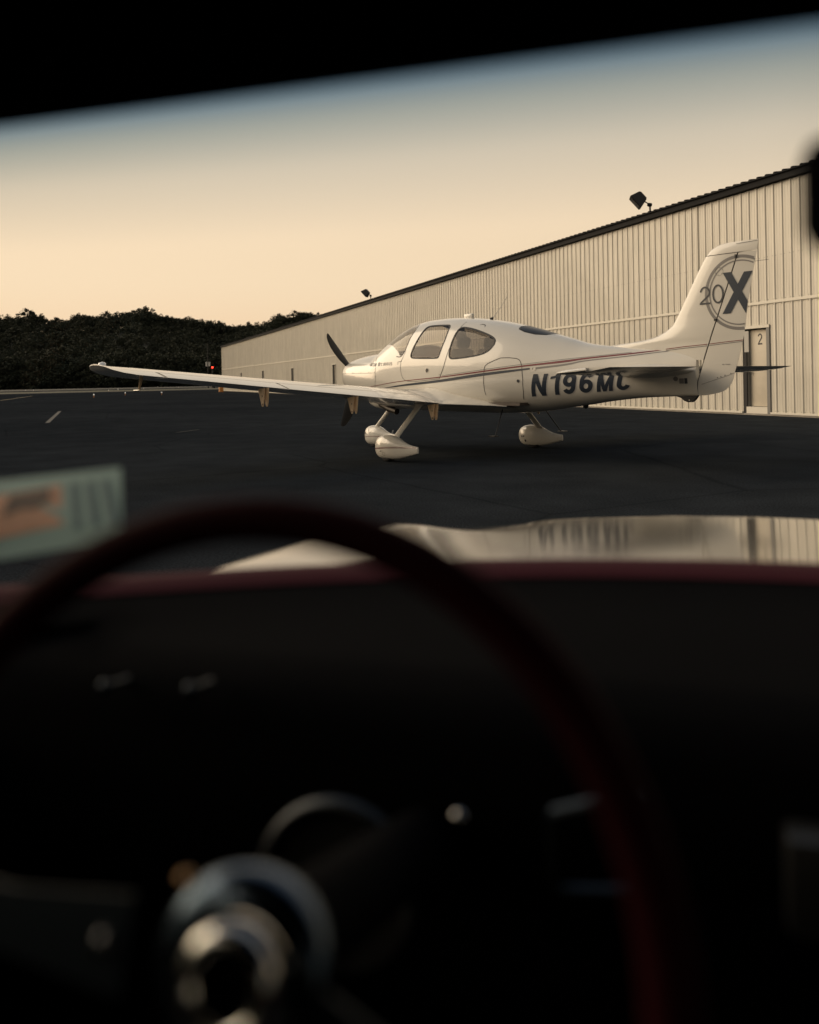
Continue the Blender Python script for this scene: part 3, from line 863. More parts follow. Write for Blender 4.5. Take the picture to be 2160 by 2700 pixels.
# ---------------------------------------------------- registration and small lettering
def bar(bm, a, b, t, f, vert_cut=True):
    """straight stroke between a and b with horizontal width t (ends cut level)"""
    (x0, z0), (x1, z1) = a, b; n = 6
    rows = []
    for i in range(n + 1):
        x = x0 + (x1 - x0) * i / n; z = z0 + (z1 - z0) * i / n
        rows.append((bm.verts.new(f(x - t / 2, z)), bm.verts.new(f(x + t / 2, z))))
    for p, q in zip(rows, rows[1:]): bm.faces.new((p[0], p[1], q[1], q[0]))
def hbar(bm, x0, x1, z, t, f):
    bm.faces.new([bm.verts.new(f(*p)) for p in ((x0, z - t / 2), (x1, z - t / 2), (x1, z + t / 2), (x0, z + t / 2))])
def glyph(bm, ch, x, z, w, h, t, F3):
    """F3(eps) -> map(a, b); each stroke sits 0.4 mm above the last so none are coplanar"""
    e = [0]
    def f(): e[0] += 1; return F3(e[0] * .0004)
    hw = t / 2
    if ch == 'N':
        bar(bm, (x + hw, z), (x + hw, z + h), t, f()); bar(bm, (x + w - hw, z), (x + w - hw, z + h), t, f())
        bar(bm, (x + hw * 1.05, z + h), (x + w - hw * 1.05, z), t * 1.02, f())
    elif ch == '1':
        bar(bm, (x + w - hw, z), (x + w - hw, z + h), t, f())
        g = f(); bm.faces.new([bm.verts.new(g(*p)) for p in ((x, z + h * .74), (x + w - t * .8, z + h * .80), (x + w - t * .5, z + h), (x + w - t, z + h * .985), (x + w * .45, z + h * .90), (x, z + h * .86))])
    elif ch in '96':
        flip = (ch == '6')
        def mp(p): return (2 * x + w - p[0], 2 * z + h - p[1]) if flip else p
        r1 = w / 2 - hw; rz = h * .33 - hw
        lo = [mp(p) for p in arc(x + w / 2, z + h - hw - rz, r1, rz, 0, 360, 36)]
        stroke(bm, lo, hw, hw, f())
        tl = [mp(p) for p in ([(x + w - hw, z + h - hw - rz), (x + w - hw, z + h * .42)] + arc(x + w / 2, z + hw + h * .26, r1, h * .26, 0, -150, 20))]
        stroke(bm, tl, hw, hw, f())
    elif ch == 'M':
        bar(bm, (x + hw, z), (x + hw, z + h), t, f()); bar(bm, (x + w - hw, z), (x + w - hw, z + h), t, f())
        bar(bm, (x + hw * 1.0, z + h), (x + w / 2, z), t * .92, f()); bar(bm, (x + w - hw, z + h), (x + w / 2, z), t * .92, f())
    elif ch == 'C':
        stroke(bm, arc(x + w / 2, z + h - hw - h * .25, w / 2 - hw, h * .25, 20, 180, 18) + arc(x + w / 2, z + hw + h * .25, w / 2 - hw, h * .25, 180, 340, 18), hw, hw, f())
    elif ch == 'X':
        bar(bm, (x + hw, z), (x + w - hw, z + h), t, f()); bar(bm, (x + hw, z + h), (x + w - hw, z), t, f())
    elif ch == '0':
        stroke(bm, arc(x + w / 2, z + h / 2, w / 2 - hw, h / 2 - hw, 0, 360, 40), hw, hw, f())
    elif ch == '2':
        r = w / 2 - hw
        stroke(bm, arc(x + w / 2, z + h - hw - r * 1.1, r, r * 1.1, 172, -35, 20) + [(x + hw * 1.2, z + t * .9)], hw, hw, f())
        hbar(bm, x, x + w, z + hw, t, f())
    elif ch == 'I': bar(bm, (x + w / 2, z), (x + w / 2, z + h), t, f())
    elif ch == 'R':
        bar(bm, (x + hw, z), (x + hw, z + h), t, f())
        stroke(bm, [(x + t, z + h - hw)] + arc(x + w - hw - h * .22, z + h - hw - h * .22, h * .22, h * .22, 90, -90, 14) + [(x + t, z + h - hw - h * .44)], hw, hw, f())
        bar(bm, (x + w * .5, z + h * .45), (x + w - hw, z), t, f())
    elif ch == 'U':
        stroke(bm, [(x + hw, z + h)] + arc(x + w / 2, z + w / 2, w / 2 - hw, w / 2 - hw, 180, 360, 16) + [(x + w - hw, z + h)], hw, hw, f())
    elif ch == 'S':
        r = h / 4
        stroke(bm, arc(x + w / 2, z + h - hw - r + hw * .5, w / 2 - hw, r - hw * .5, 25, 270, 18) + arc(x + w / 2, z + r + hw * .5, w / 2 - hw, r - hw * .5, 90, -155, 18), hw, hw, f())
    elif ch == 'P':
        bar(bm, (x + hw, z), (x + hw, z + h), t, f())
        stroke(bm, [(x + t, z + h - hw)] + arc(x + w - hw - h * .22, z + h - hw - h * .22, h * .22, h * .22, 90, -90, 14) + [(x + t, z + h - hw - h * .44)], hw, hw, f())
    elif ch == 'H':
        bar(bm, (x + hw, z), (x + hw, z + h), t, f()); bar(bm, (x + w - hw, z), (x + w - hw, z + h), t, f()); hbar(bm, x + t, x + w - t, z + h / 2, t, f())
    elif ch == 'O':
        stroke(bm, arc(x + w / 2, z + h / 2, w / 2 - hw, h / 2 - hw, 0, 360, 30), hw, hw, f())

# baseline rises 0.061 per metre; characters lean forward (towards the tail)
def reg_map(side, eps0, dx=0.0, dz=0.0):
    x0, z0 = 4.925, .880
    def F3(e):
        def f(a, b):
            x = x0 + a + b * .27 + dx; z = z0 + (a + b * .27) * .061 + b * (.935 - .165 * a) + dz
            return W(x, side * (float(Sy(x, z)) + eps0 + e), z)
        return f
    return F3
chars = [('N', 0.0, .22), ('1', .270, .14), ('9', .458, .188), ('6', .700, .188), ('M', .945, .22), ('C', 1.215, .185)]
for side in (1,):
    for ch, a, w_ in chars:
        bm = bmesh.new(); glyph(bm, ch, a, 0, w_, .312, .062 if ch != 'M' else .054, reg_map(side, .0035))
        bm_obj('registration_letter', bm, m_navy, ac)
        bm = bmesh.new(); glyph(bm, ch, a, 0, w_, .312, .062 if ch != 'M' else .054, reg_map(side, .0010, .010, -.010))
        bm_obj('letter_shadow', bm, m_shadowvinyl, ac)
# nose lettering
def line_map(x0, z0, slope=-.0, shear=.1):
    def F3(e):
        def f(a, b):
            x = x0 + a + b * shear; z = z0 + a * slope + b
            return W(x, float(Sy(x, z)) + .003 + e, z)
        return f
    return F3
bm = bmesh.new()
for i, ch in enumerate('SR20'): glyph(bm, ch, i * .056, 0, .045, .05, .008, line_map(1.545, 1.358))
bm_obj('type_lettering', bm, m_dgrey, ac)
bm = bmesh.new()
for i, (ch, a) in enumerate(zip('CIRRUS', (0, .055, .095, .155, .215, .27))): glyph(bm, ch, a, 0, .042, .048, .010, line_map(1.895, 1.360))
bm_obj('maker_lettering', bm, m_navy, ac)
bm = bmesh.new(); f = line_map(1.808, 1.355)(.0)
bm.faces.new([bm.verts.new(f(*p)) for p in ((0, .008), (.01, 0), (.058, 0), (.062, .008), (.062, .05), (.054, .058), (.008, .058), (0, .05))])
bm_obj('maker_emblem', bm, m_navy, ac)
bm = bmesh.new(); f = line_map(1.808, 1.355)(.002)
stroke(bm, [(.012, .012), (.03, .046), (.044, .026), (.052, .044)], .004, .004, f)
bm_obj('maker_emblem_mark', bm, m_shadowvinyl, ac)

# ---------------------------------------------------- fin and rudder
LEp = np.array([(1.30,5.60),(1.505,5.80),(1.530,6.10),(1.548,6.35),(1.585,6.567),(1.638,6.708),(1.711,6.824),(1.862,6.918),(2.068,7.033),(2.307,7.168),(2.468,7.268),(2.544,7.343),(2.585,7.43),(2.603,7.56)])
LEz = np.concatenate([LEp[:, 0]]); LEx = LEp[:, 1]
TEp = np.array([(.889,7.20),(.912,7.354),(.949,7.479),(1.052,7.573),(1.181,7.615),(1.566,7.722),(1.93,7.778),(2.603,7.913)])
HGp = np.array([(.889,7.125),(1.056,7.145),(1.182,7.189),(1.472,7.294),(1.747,7.402),(2.475,7.672),(2.62,7.73)])
fLE = lambda z: np.interp(z, LEz, LEx)
fTE = lambda z: pchip(TEp[:, 0], TEp[:, 1], z)
fHG = lambda z: np.interp(z, HGp[:, 0], HGp[:, 1])
def fin_y(x, z):
    le = np.where(np.asarray(z) < 1.55, np.minimum(fLE(z), 6.35), fLE(z)); te = fTE(z); c = te - le
    u = np.clip((x - le) / c, 0, 1)
    T_ = np.interp(z, [.85, 1.2, 1.3, 1.45, 1.6, 1.8, 2.55, 2.6], [.060, .075, .088, .088, .074, .062, .048, .030])
    a = 2.6 * (.2969 * np.sqrt(u) - .126 * u - .3516 * u ** 2 + .2843 * u ** 3 - .1015 * u ** 4) / 0.26
    return T_ * a * .5 * 1.9 * .55 + .001
def loft2(name, zs, x0f, x1f, nu, m, parent, yf=fin_y, closed_top=True, bias=1.6):
    bm = bmesh.new(); rows = []
    for z in zs:
        a, b = float(x0f(z)), float(x1f(z)); L_, R_ = [], []
        for i in range(nu + 1):
            u = (i / nu) ** bias; x = a + (b - a) * u; y = float(yf(x, z))
            L_.append(bm.verts.new(W(x, y, z))); R_.append(bm.verts.new(W(x, -y, z)))
        rows.append((L_, R_))
    for (a, b), (c, d) in zip(rows, rows[1:]):
        for i in range(nu):
            bm.faces.new((a[i], a[i + 1], c[i + 1], c[i])); bm.faces.new((b[i + 1], b[i], d[i], d[i + 1]))
        bm.faces.new((a[-1], b[-1], d[-1], c[-1])); bm.faces.new((b[0], a[0], c[0], d[0]))
    for (a, b) in (rows[0], rows[-1]):
        for i in range(nu): bm.faces.new((a[i], a[i + 1], b[i + 1], b[i]))
    return bm_obj(name, bm, m, parent, smooth=True, autos=45)
zf = np.concatenate([np.linspace(1.30, 1.9, 26), np.linspace(1.94, 2.475, 14)])
loft2('fin', zf, fLE, lambda z: fHG(z) - .004, 30, m_white, ac)
def z_cap(x): return 2.497 - (x - 7.30) * .045
cz = np.linspace(2.482, 2.600, 10)
loft2('fin_cap', cz, fLE, fTE, 24, m_white, ac, yf=lambda x, z: fin_y(x, z) * math.sqrt(max(0.0, 1 - ((z - 2.482) / .125) ** 2)) + .0008)
rz = np.concatenate([np.linspace(.893, 1.2, 20), np.linspace(1.24, 2.474, 24)])
rudder = loft2('rudder', rz, lambda z: fHG(z) + .012, fTE, 14, m_white, ac, bias=1.0,
     yf=lambda x, z: fin_y(x, z) * math.sqrt(max(0.02, min(1, (z - .885) / .10))))
on_fin = lambda s, eps: (lambda x, z: W(x, s * (float(fin_y(x, z)) + eps), z))
ribbon_fus('hinge_gap', [(7.132, .93), (7.150, 1.056), (7.195, 1.182), (7.299, 1.472), (7.408, 1.747), (7.676, 2.474)], .006, m_line, mapf=on_fin, eps=-.004)
ribbon_fus('cap_gap', [(7.283, 2.480), (7.45, 2.4785), (7.70, 2.478)], .003, m_line, mapf=on_fin)
ribbon_fus('tip_gap', [(7.66, 2.574), (7.905, 2.582)], .0018, m_line, mapf=on_fin)
ribbon_fus('rudder_seam', [(7.20, 1.02), (7.35, 1.065), (7.52, 1.115), (7.60, 1.145)], .0016, m_line, mapf=on_fin)
for x, z in ((7.40, 1.095), (7.44, 1.105), (7.49, 1.12), (7.56, 1.14)): disc('screw', x, z, .006, m_dgrey, mapf=on_fin)
# stripes carried over the fin and rudder
ribbon_fus('tail_stripe', [(6.75, 1.441), (7.0, 1.462), (7.283, 1.477)], .004, m_red, mapf=on_fin, eps=.002)
ribbon_fus('tail_stripe', [(7.31, 1.479), (7.5, 1.494), (7.715, 1.507)], .0036, m_red, mapf=on_fin, eps=.002)
ribbon_fus('tail_stripe', [(6.75, 1.424), (7.0, 1.443), (7.278, 1.459)], .0048, m_grey, mapf=on_fin, eps=.002)
ribbon_fus('tail_stripe', [(7.305, 1.461), (7.5, 1.477), (7.71, 1.492)], .0045, m_grey, mapf=on_fin, eps=.002)
# ring emblem, cut by the trailing edge and the hinge line
RC = (7.685, 2.035)
def ring(name, r, hw, m):
    bm = bmesh.new(); f = on_fin(1, .0025)
    n = 150; rows = []
    for i in range(n + 1):
        a = 2 * math.pi * i / n
        pr = []
        for rr in (r - hw, r, r + hw): pr.append((RC[0] + rr * math.cos(a), RC[1] + rr * math.sin(a)))
        rows.append(pr)
    for p, q in zip(rows, rows[1:]):
        for j in (0, 1):
            c = [p[j], p[j + 1], q[j + 1], q[j]]
            cx_ = sum(t[0] for t in c) / 4; cz_ = sum(t[1] for t in c) / 4
            if cx_ > float(fTE(cz_)) - .006 or abs(cx_ - float(fHG(cz_)) - .004) < .008: continue
            bm.faces.new([bm.verts.new(f(*t)) for t in c])
    bmesh.ops.remove_doubles(bm, verts=bm.verts, dist=.0002)
    return bm_obj(name, bm, m, ac)
ring('emblem_ring', .398, .017, m_grey); ring('emblem_ring', .353, .0075, m_grey)
def fin_letters():
    g = lambda e: (lambda a, b: on_fin(1, .0045 + e)(a, b))
    bm = bmesh.new(); glyph(bm, '2', 7.205, 1.930, .132, .205, .020, g); bm_obj('emblem_number', bm, m_dgrey, ac)
    bm = bmesh.new(); glyph(bm, '0', 7.362, 1.930, .140, .215, .020, g); bm_obj('emblem_number', bm, m_dgrey, ac)
    # X: clip to the trailing edge
    bm = bmesh.new()
    def f(e): 
        def q(a, b):
            a2 = min(a, float(fTE(b)) - .004); return on_fin(1, .0045 + e)(a2, b)
        return q
    # fine strokes so that the clip follows the edge
    def bar2(a, b, t, ff):
        n = 26; rows = []
        for i in range(n + 1):
            x = a[0] + (b[0] - a[0]) * i / n; z = a[1] + (b[1] - a[1]) * i / n
            rows.append([bm.verts.new(ff(x + k_ * t, z)) for k_ in (-.5, -.25, 0, .25, .5)])
        for p, q_ in zip(rows, rows[1:]):
            for j in range(4):
                try: bm.faces.new((p[j], p[j + 1], q_[j + 1], q_[j]))
                except ValueError: pass
    bar2((7.530, 1.808), (7.79, 2.258), .096, f(.0)); bar2((7.543, 2.268), (7.80, 1.80), .096, f(.0006))
    bm_obj('emblem_letter', bm, m_navy, ac)
fin_letters()
ribbon_fus('hatch_outline', arc(7.452, 2.287, .048, .046, 0, 360, 24), .0012, m_line, mapf=on_fin, sides=(1,), step=.02)
for i in range(6):
    a = i * 60 + 20; disc('screw', 7.452 + .04 * math.cos(R(a)), 2.287 + .038 * math.sin(R(a)), .0035, m_dgrey, mapf=on_fin)
bm = bmesh.new()
for i, ch in enumerate('NO PUSH'):
    if ch != ' ': glyph(bm, ch, i * .0135, 0, .010, .014, .0022, lambda e: (lambda a, b: on_fin(1, .003 + e)(7.462 + a, 1.235 + b)))
bm_obj('warning_lettering', bm, m_dgrey, ac)
# small fittings of the tail
box('hinge_block', 7.385, 7.412, -.045, -.022, 1.735, 1.760, m_black, ac); box('hinge_block', 7.645, 7.665, -.035, -.014, 2.42, 2.455, m_black, ac)
tube('rudder_antenna', [W(7.86, 0, 2.36), W(8.02, 0, 2.36)], .0022, m_black, ac, 6)
box('trim_tab', 7.725, 7.775, -.006, .006, 1.37, 1.60, m_white, ac)
bm = bmesh.new()
vs = []
for y in (-.022, .022):
    vs.append([bm.verts.new(W(x, y, z)) for x, z in ((6.86, .885), (6.93, .862), (6.97, .83), (7.02, .812), (7.07, .815), (7.11, .845), (7.15, .895))])
bm.faces.new(vs[0]); bm.faces.new(vs[1])
for i in range(7): bm.faces.new((vs[0][i], vs[0][(i + 1) % 7], vs[1][(i + 1) % 7], vs[1][i]))
bm_obj('tail_skid', bm, m_black, ac); disc('tie_down_hole', 7.04, .838, .009, m_metal, mapf=lambda s, e: (lambda x, z: W(x, .024, z)))
disc('static_port', 6.905, 1.088, .028, m_grey); ribbon_fus('data_plate', [(6.945, 1.062), (7.0, 1.062)], .030, m_grey, sides=(1,)); ribbon_fus('data_plate', [(7.005, 1.062), (7.04, 1.062)], .032, m_dgrey, sides=(1,))
# roof and belly fittings
tube('whip_antenna', [W(3.83, 0, 2.005), W(3.98, 0, 2.14), W(4.13, 0, 2.30)], [.006, .005, .004], m_shadowvinyl, ac, 6)
tube('antenna_base', [W(3.80, 0, 1.99), W(3.83, 0, 2.01)], [.03, .012], m_black, ac, 10)
box('roof_antenna', 3.24, 3.42, -.03, .03, 2.02, 2.10, m_white, ac, bevel=.018)
tube('belly_beacon', [W(5.50, 0, .78), W(5.50, 0, .735), W(5.50, 0, .715)], [.04, .035, .008], m_black, ac, 12)

# ---------------------------------------------------- wings
def airfoil(u, upper, t):
    yt = 5 * t * (.2969 * math.sqrt(u) - .126 * u - .3516 * u * u + .2843 * u ** 3 - .1015 * u ** 4)
    camb = .03 * (1 - (2 * u - .8) ** 2 / (1.44 if u > .4 else .64)) if True else 0
    camb = max(camb, 0)
    return camb + yt if upper else camb * .8 - yt * .92
WS = np.array([# y, xLE, xTE, zTE, thickness, incidence(rad)
[.30, 2.30, 3.78, .735, .155, .055],[.62, 2.30, 3.78, .762, .155, .052],[1.0, 2.33, 3.775, .80, .152, .050],[3.4, 2.56, 3.75, 1.045, .132, .040],
[5.0, 2.72, 3.73, 1.215, .118, .030],[5.18, 2.75, 3.715, 1.235, .112, .030],[5.32, 2.83, 3.69, 1.262, .10, .030],[5.42, 2.97, 3.64, 1.295, .095, .03],[5.47, 3.10, 3.58, 1.325, .06, .03],[5.49, 3.22, 3.5, 1.34, .03, .03]])
def wing_pt(y, u, upper, side, tables=WS):
    yy = np.array([y]); le, te, z, t, inc = [float(np.interp(y, tables[:, 0], tables[:, k])) for k in (1, 2, 3, 4, 5)]
    c = te - le
    zz = z + (1 - u) * c * math.tan(inc) + airfoil(u, upper, t) * c
    if y > 5.18 and not upper: zz = max(zz, z - .03 - (5.49 - y) * .28)
    return W(le + u * c, side * y * (1 + .018 * (y / 5.49) ** 2), zz)
def wing_part(name, ys, u0, u1, m, side, parent, nu=26, tables=WS, nose=False, pt=wing_pt):
    bm = bmesh.new(); rows = []
    us = [u0 + (u1 - u0) * (i / nu) ** (2.0 if u0 == 0 else 1.0) for i in range(nu + 1)]
    for y in ys:
        up_ = [bm.verts.new(pt(y, u, True, side, tables)) for u in us]
        lo_ = [bm.verts.new(pt(y, u, False, side, tables)) for u in us]
        rows.append((up_, lo_))
    for (a, b), (c, d) in zip(rows, rows[1:]):
        for i in range(nu):
            bm.faces.new((a[i], a[i + 1], c[i + 1], c[i])); bm.faces.new((b[i + 1], b[i], d[i], d[i + 1]))
        bm.faces.new((a[-1], b[-1], d[-1], c[-1])); bm.faces.new((b[0], a[0], c[0], d[0]))
    for (a, b) in (rows[0], rows[-1]):
        for i in range(nu): bm.faces.new((a[i], a[i + 1], b[i + 1], b[i]))
    bmesh.ops.remove_doubles(bm, verts=bm.verts, dist=.00005)
    return bm_obj(name, bm, m, parent, smooth=True, autos=40)
def lin(a, b, n): return [a + (b - a) * i / n for i in range(n + 1)]
for s in (1, -1):
    ys = lin(.30, .95, 4) + lin(1.05, 5.0, 20)[0:] + [5.1, 5.18, 5.25, 5.32, 5.38, 5.42, 5.45, 5.47, 5.485, 5.49]
    wg = wing_part('wing', ys, 0, .742, m_white, s, ac)
    wing_part('flap', lin(.98, 3.36, 12), .757, 1, m_white, s, ac, 10)
    wing_part('aileron', lin(3.40, 4.86, 8), .757, 1, m_white, s, ac, 10)
    wing_part('wing_tip', [4.90, 5.0, 5.1, 5.18, 5.25, 5.32, 5.38, 5.42, 5.45, 5.47, 5.485], .748, 1, m_white, s, ac, 10)
    wing_part('wing_root', [.30, .5, .7, .95], .748, 1, m_white, s, ac, 10)
    # nav / landing light lens in the tip
    bm = bmesh.new(); add_lathe(bm, W(2.83, s * 5.33, 1.345), (0, -s, .1), [(0, -.05), (.05, -.03), (.055, .0), (.04, .035), (0, .05)], 16)
    bm_obj('position_light', bm, m_navlens, ac, smooth=True)
    # flap and aileron hinge brackets: pairs of drilled triangular plates
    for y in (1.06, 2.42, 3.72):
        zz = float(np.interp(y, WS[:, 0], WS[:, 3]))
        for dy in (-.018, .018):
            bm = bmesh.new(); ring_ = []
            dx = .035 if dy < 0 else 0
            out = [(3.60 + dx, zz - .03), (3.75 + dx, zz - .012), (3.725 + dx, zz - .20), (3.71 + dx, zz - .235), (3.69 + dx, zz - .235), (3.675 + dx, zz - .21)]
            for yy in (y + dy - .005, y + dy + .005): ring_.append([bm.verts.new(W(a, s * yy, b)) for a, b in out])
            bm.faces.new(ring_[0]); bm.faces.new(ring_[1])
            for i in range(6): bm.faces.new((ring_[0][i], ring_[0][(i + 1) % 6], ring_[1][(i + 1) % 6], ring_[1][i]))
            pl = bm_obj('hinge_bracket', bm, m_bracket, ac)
            if dy > 0:
                for bz, br in ((-.11, .009), (-.21, .012)):
                    disc('bolt', 3.70, zz + bz, br, m_black, mapf=lambda s2, e, y=y: (lambda x, z: W(x, s * (y + .0245), z)), parent=pl)
# pitot tube under the left tip
pt_ = ac
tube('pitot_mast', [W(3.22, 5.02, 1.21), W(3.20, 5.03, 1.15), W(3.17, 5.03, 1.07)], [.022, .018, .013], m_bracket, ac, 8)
tube('pitot_tube', [W(3.19, 5.03, 1.065), W(3.02, 5.03, 1.062)], .011, m_metal, ac, 8)

# wing-root fillet: concave skin from the wing up to the cabin side, drawn out aft
def fillet(s):
    X = np.linspace(2.25, 4.55, 48)
    outY = pchip([2.25, 2.6, 3.0, 3.4, 3.75, 4.0, 4.2, 4.4, 4.55], [.66, .80, .95, 1.05, 1.03, .86, .70, .56, .49], X)
    topZ = pchip([2.25, 2.6, 3.0, 3.2, 3.4, 3.6, 3.9, 4.2, 4.55], [.97, 1.0, 1.01, 1.0, .965, .92, .865, .81, .765], X)
    bm = bmesh.new(); rows = []
    for x, oy, tz in zip(X, outY, topZ):
        u = (x - 2.3) / 1.48
        if x < 3.74: oz = wing_pt(oy, min(max(u, .0), 1), True, 1)[2] + .002
        else: oz = .80 - (x - 3.74) * .055
        iy = float(Sy(x, tz)) - .004
        A = np.array([oy, oz]); C = np.array([iy, tz]); B = np.array([iy * .75 + oy * .25, oz + (tz - oz) * .12])
        if x >= 3.74: B = np.array([iy * .6 + oy * .4, oz + (tz - oz) * .3])
        r = []
        for i in range(11):
            t = i / 10; p = A * (1 - t) ** 2 + B * 2 * t * (1 - t) + C * t * t
            r.append(bm.verts.new(W(x, s * p[0], p[1])))
        # underside back to the belly
        if x >= 3.70: r2 = [bm.verts.new(W(x, s * (oy + (float(Sy(x, .74)) * .8 - oy) * t), oz - .008 - .05 * t)) for t in (0, .5, 1)]
        else: r2 = None
        rows.append((r, r2))
    for (a, a2), (b, b2) in zip(rows, rows[1:]):
        for i in range(10): bm.faces.new((a[i], a[i + 1], b[i + 1], b[i]))
        if a2 and b2:
            for i in range(2): bm.faces.new((a2[i], a2[i + 1], b2[i + 1], b2[i]))
            bm.faces.new((a[0], a2[0], b2[0], b[0]))
    return bm_obj('wing_fillet', bm, m_white, ac, smooth=True, autos=40)
for s in (1, -1): fillet(s)

# ---------------------------------------------------- tailplane
HS = np.array([[.02, 6.22, 7.22, 1.185, .085, 0.0],[.25, 6.26, 7.24, 1.186, .082, 0.0],[1.78, 6.60, 7.32, 1.194, .078, 0.0],[1.90, 6.66, 7.32, 1.196, .07, 0],[1.96, 6.76, 7.315, 1.197, .055, 0],[1.99, 6.88, 7.30, 1.198, .03, 0]])
def hs_pt(y, u, upper, side, tables=HS):
    le, te, z, t = [float(np.interp(y, tables[:, 0], tables[:, k])) for k in (1, 2, 3, 4)]
    c = te - le; yt = 5 * t * (.2969 * math.sqrt(u) - .126 * u - .3516 * u * u + .2843 * u ** 3 - .1015 * u ** 4)
    return W(le + u * c, side * y, z + (yt if upper else -yt) * c + (u - .45) * c * .075)
for s in (1, -1):
    wing_part('tailplane', [.02, .25, .6, 1.0, 1.4, 1.78, 1.84, 1.90, 1.93, 1.96, 1.98, 1.99], 0, .60, m_white, s, ac, 20, HS, pt=hs_pt)
    wing_part('elevator', [.12, .6, 1.2, 1.75, 1.86], .615, 1, m_white, s, ac, 8, HS, pt=hs_pt)
# tailplane root fairing
for s in (1, -1):
    bm = bmesh.new(); rows = []
    for i in range(25):
        t = i / 24; x = 6.05 + t * 1.08; b_ = math.sin(math.pi * min(1, t * 1.0)) ** .6 if 0 < t < 1 else 0.0
        oy = float(Sy(x, 1.19)); r = []
        for j in range(9):
            a = -math.pi / 2 + math.pi * j / 8
            r.append(bm.verts.new(W(x, s * (oy - .02 + (.02 + .075 * b_) * math.cos(a)), 1.187 + (.01 + .075 * b_) * math.sin(a))))
        rows.append(r)
    for a, b in zip(rows, rows[1:]):
        for j in range(8): bm.faces.new((a[j], a[j + 1], b[j + 1], b[j]))
    bm_obj('tailplane_fairing', bm, m_white, ac, smooth=True)

# ---------------------------------------------------- landing gear
def pant(name, x0, L_, yc, zb_, H_, parent, wid=.125):
    Pf = np.array([# t, top, bottom, halfwidth
    [0, .52, .46, .02],[.012, .66, .30, .28],[.04, .78, .18, .50],[.10, .90, .06, .76],[.18, .97, .01, .92],[.28, 1.0, 0, 1.0],[.40, .985, .0, .98],[.50, .93, .01, .86],
    [.60, .83, .05, .68],[.70, .73, .11, .50],[.80, .655, .18, .34],[.90, .61, .25, .22],[.985, .59, .31, .14],[1.0, .585, .32, .12]])
    T_ = np.concatenate([[0, .004, .012, .025, .04, .06, .08], np.linspace(.1, 1.0, 40)])
    n = 36; bm = bmesh.new(); rows = []
    for t in T_:
        a, b, c = [float(pchip(Pf[:, 0], Pf[:, k], [t])[0]) for k in (1, 2, 3)]
        zc = (a + b) / 2 * H_ + zb_; hz = (a - b) / 2 * H_; hy = c * wid
        rows.append([bm.verts.new(W(x0 + t * L_, yc + hy * math.copysign(abs(math.cos(q)) ** .85, math.cos(q)), zc + hz * math.copysign(abs(math.sin(q)) ** .85, math.sin(q)))) for q in [2 * math.pi * i / n for i in range(n)]])
    for a, b in zip(rows, rows[1:]):
        for i in range(n): bm.faces.new((a[i], a[(i + 1) % n], b[(i + 1) % n], b[i]))
    bm.faces.new(rows[0]); bm.faces.new(rows[-1])
    o = bm_obj(name, bm, m_white, parent, smooth=True, autos=50)
    def ysurf(x, z):
        t = (x - x0) / L_; a, b, c = [float(pchip(Pf[:, 0], Pf[:, k], [t])[0]) for k in (1, 2, 3)]
        zc = (a + b) / 2 * H_ + zb_; hz = (a - b) / 2 * H_ + 1e-6; v = min(.999, abs(z - zc) / hz)
        s_ = v ** (1 / .85); return c * wid * (max(0, 1 - s_ * s_)) ** .425
    return o, ysurf
def wheel(x, y, r, parent):
    bm = bmesh.new(); add_lathe(bm, W(x, y, r), (0, 1, 0), [(r * .55, -.055), (r * .86, -.062), (r * .97, -.045), (r, 0), (r * .97, .045), (r * .86, .062), (r * .55, .055)], 32)
    o = bm_obj('tyre', bm, m_rubber, parent, smooth=True)
    bm = bmesh.new(); add_lathe(bm, W(x, y, r), (0, 1, 0), [(0, -.04), (r * .55, -.05), (r * .55, .05), (0, .04)], 20)
    bm_obj('rim', bm, m_metal, o, smooth=True, autos=40)
def strut(name, A, B, wa, wb, m, parent, th_=.028, flare=True):
    """flat aerofoil leg from A (top) to B (bottom); w = chord along x"""
    bm = bmesh.new(); rows = []
    n = 14; K = 16
    for i in range(n + 1):
        t = i / n; P = Vector(A).lerp(Vector(B), t); c = wa + (wb - wa) * t
        if flare: c *= 1 + 1.2 * max(0, (.12 - t) / .12) ** 2 + .3 * max(0, (t - .9) / .1) ** 2
        hy = th_ * (1 + (1.5 * max(0, (.12 - t) / .12) ** 2 if flare else 0))
        rows.append([bm.verts.new(W(P.x + c / 2 * math.cos(q), P.y + hy * math.sin(q), P.z)) for q in [2 * math.pi * k_ / K for k_ in range(K)]])
    for a, b in zip(rows, rows[1:]):
        for i in range(K): bm.faces.new((a[i], a[(i + 1) % K], b[(i + 1) % K], b[i]))
    bm.faces.new(rows[0]); bm.faces.new(rows[-1])
    return bm_obj(name, bm, m, parent, smooth=True, autos=60)
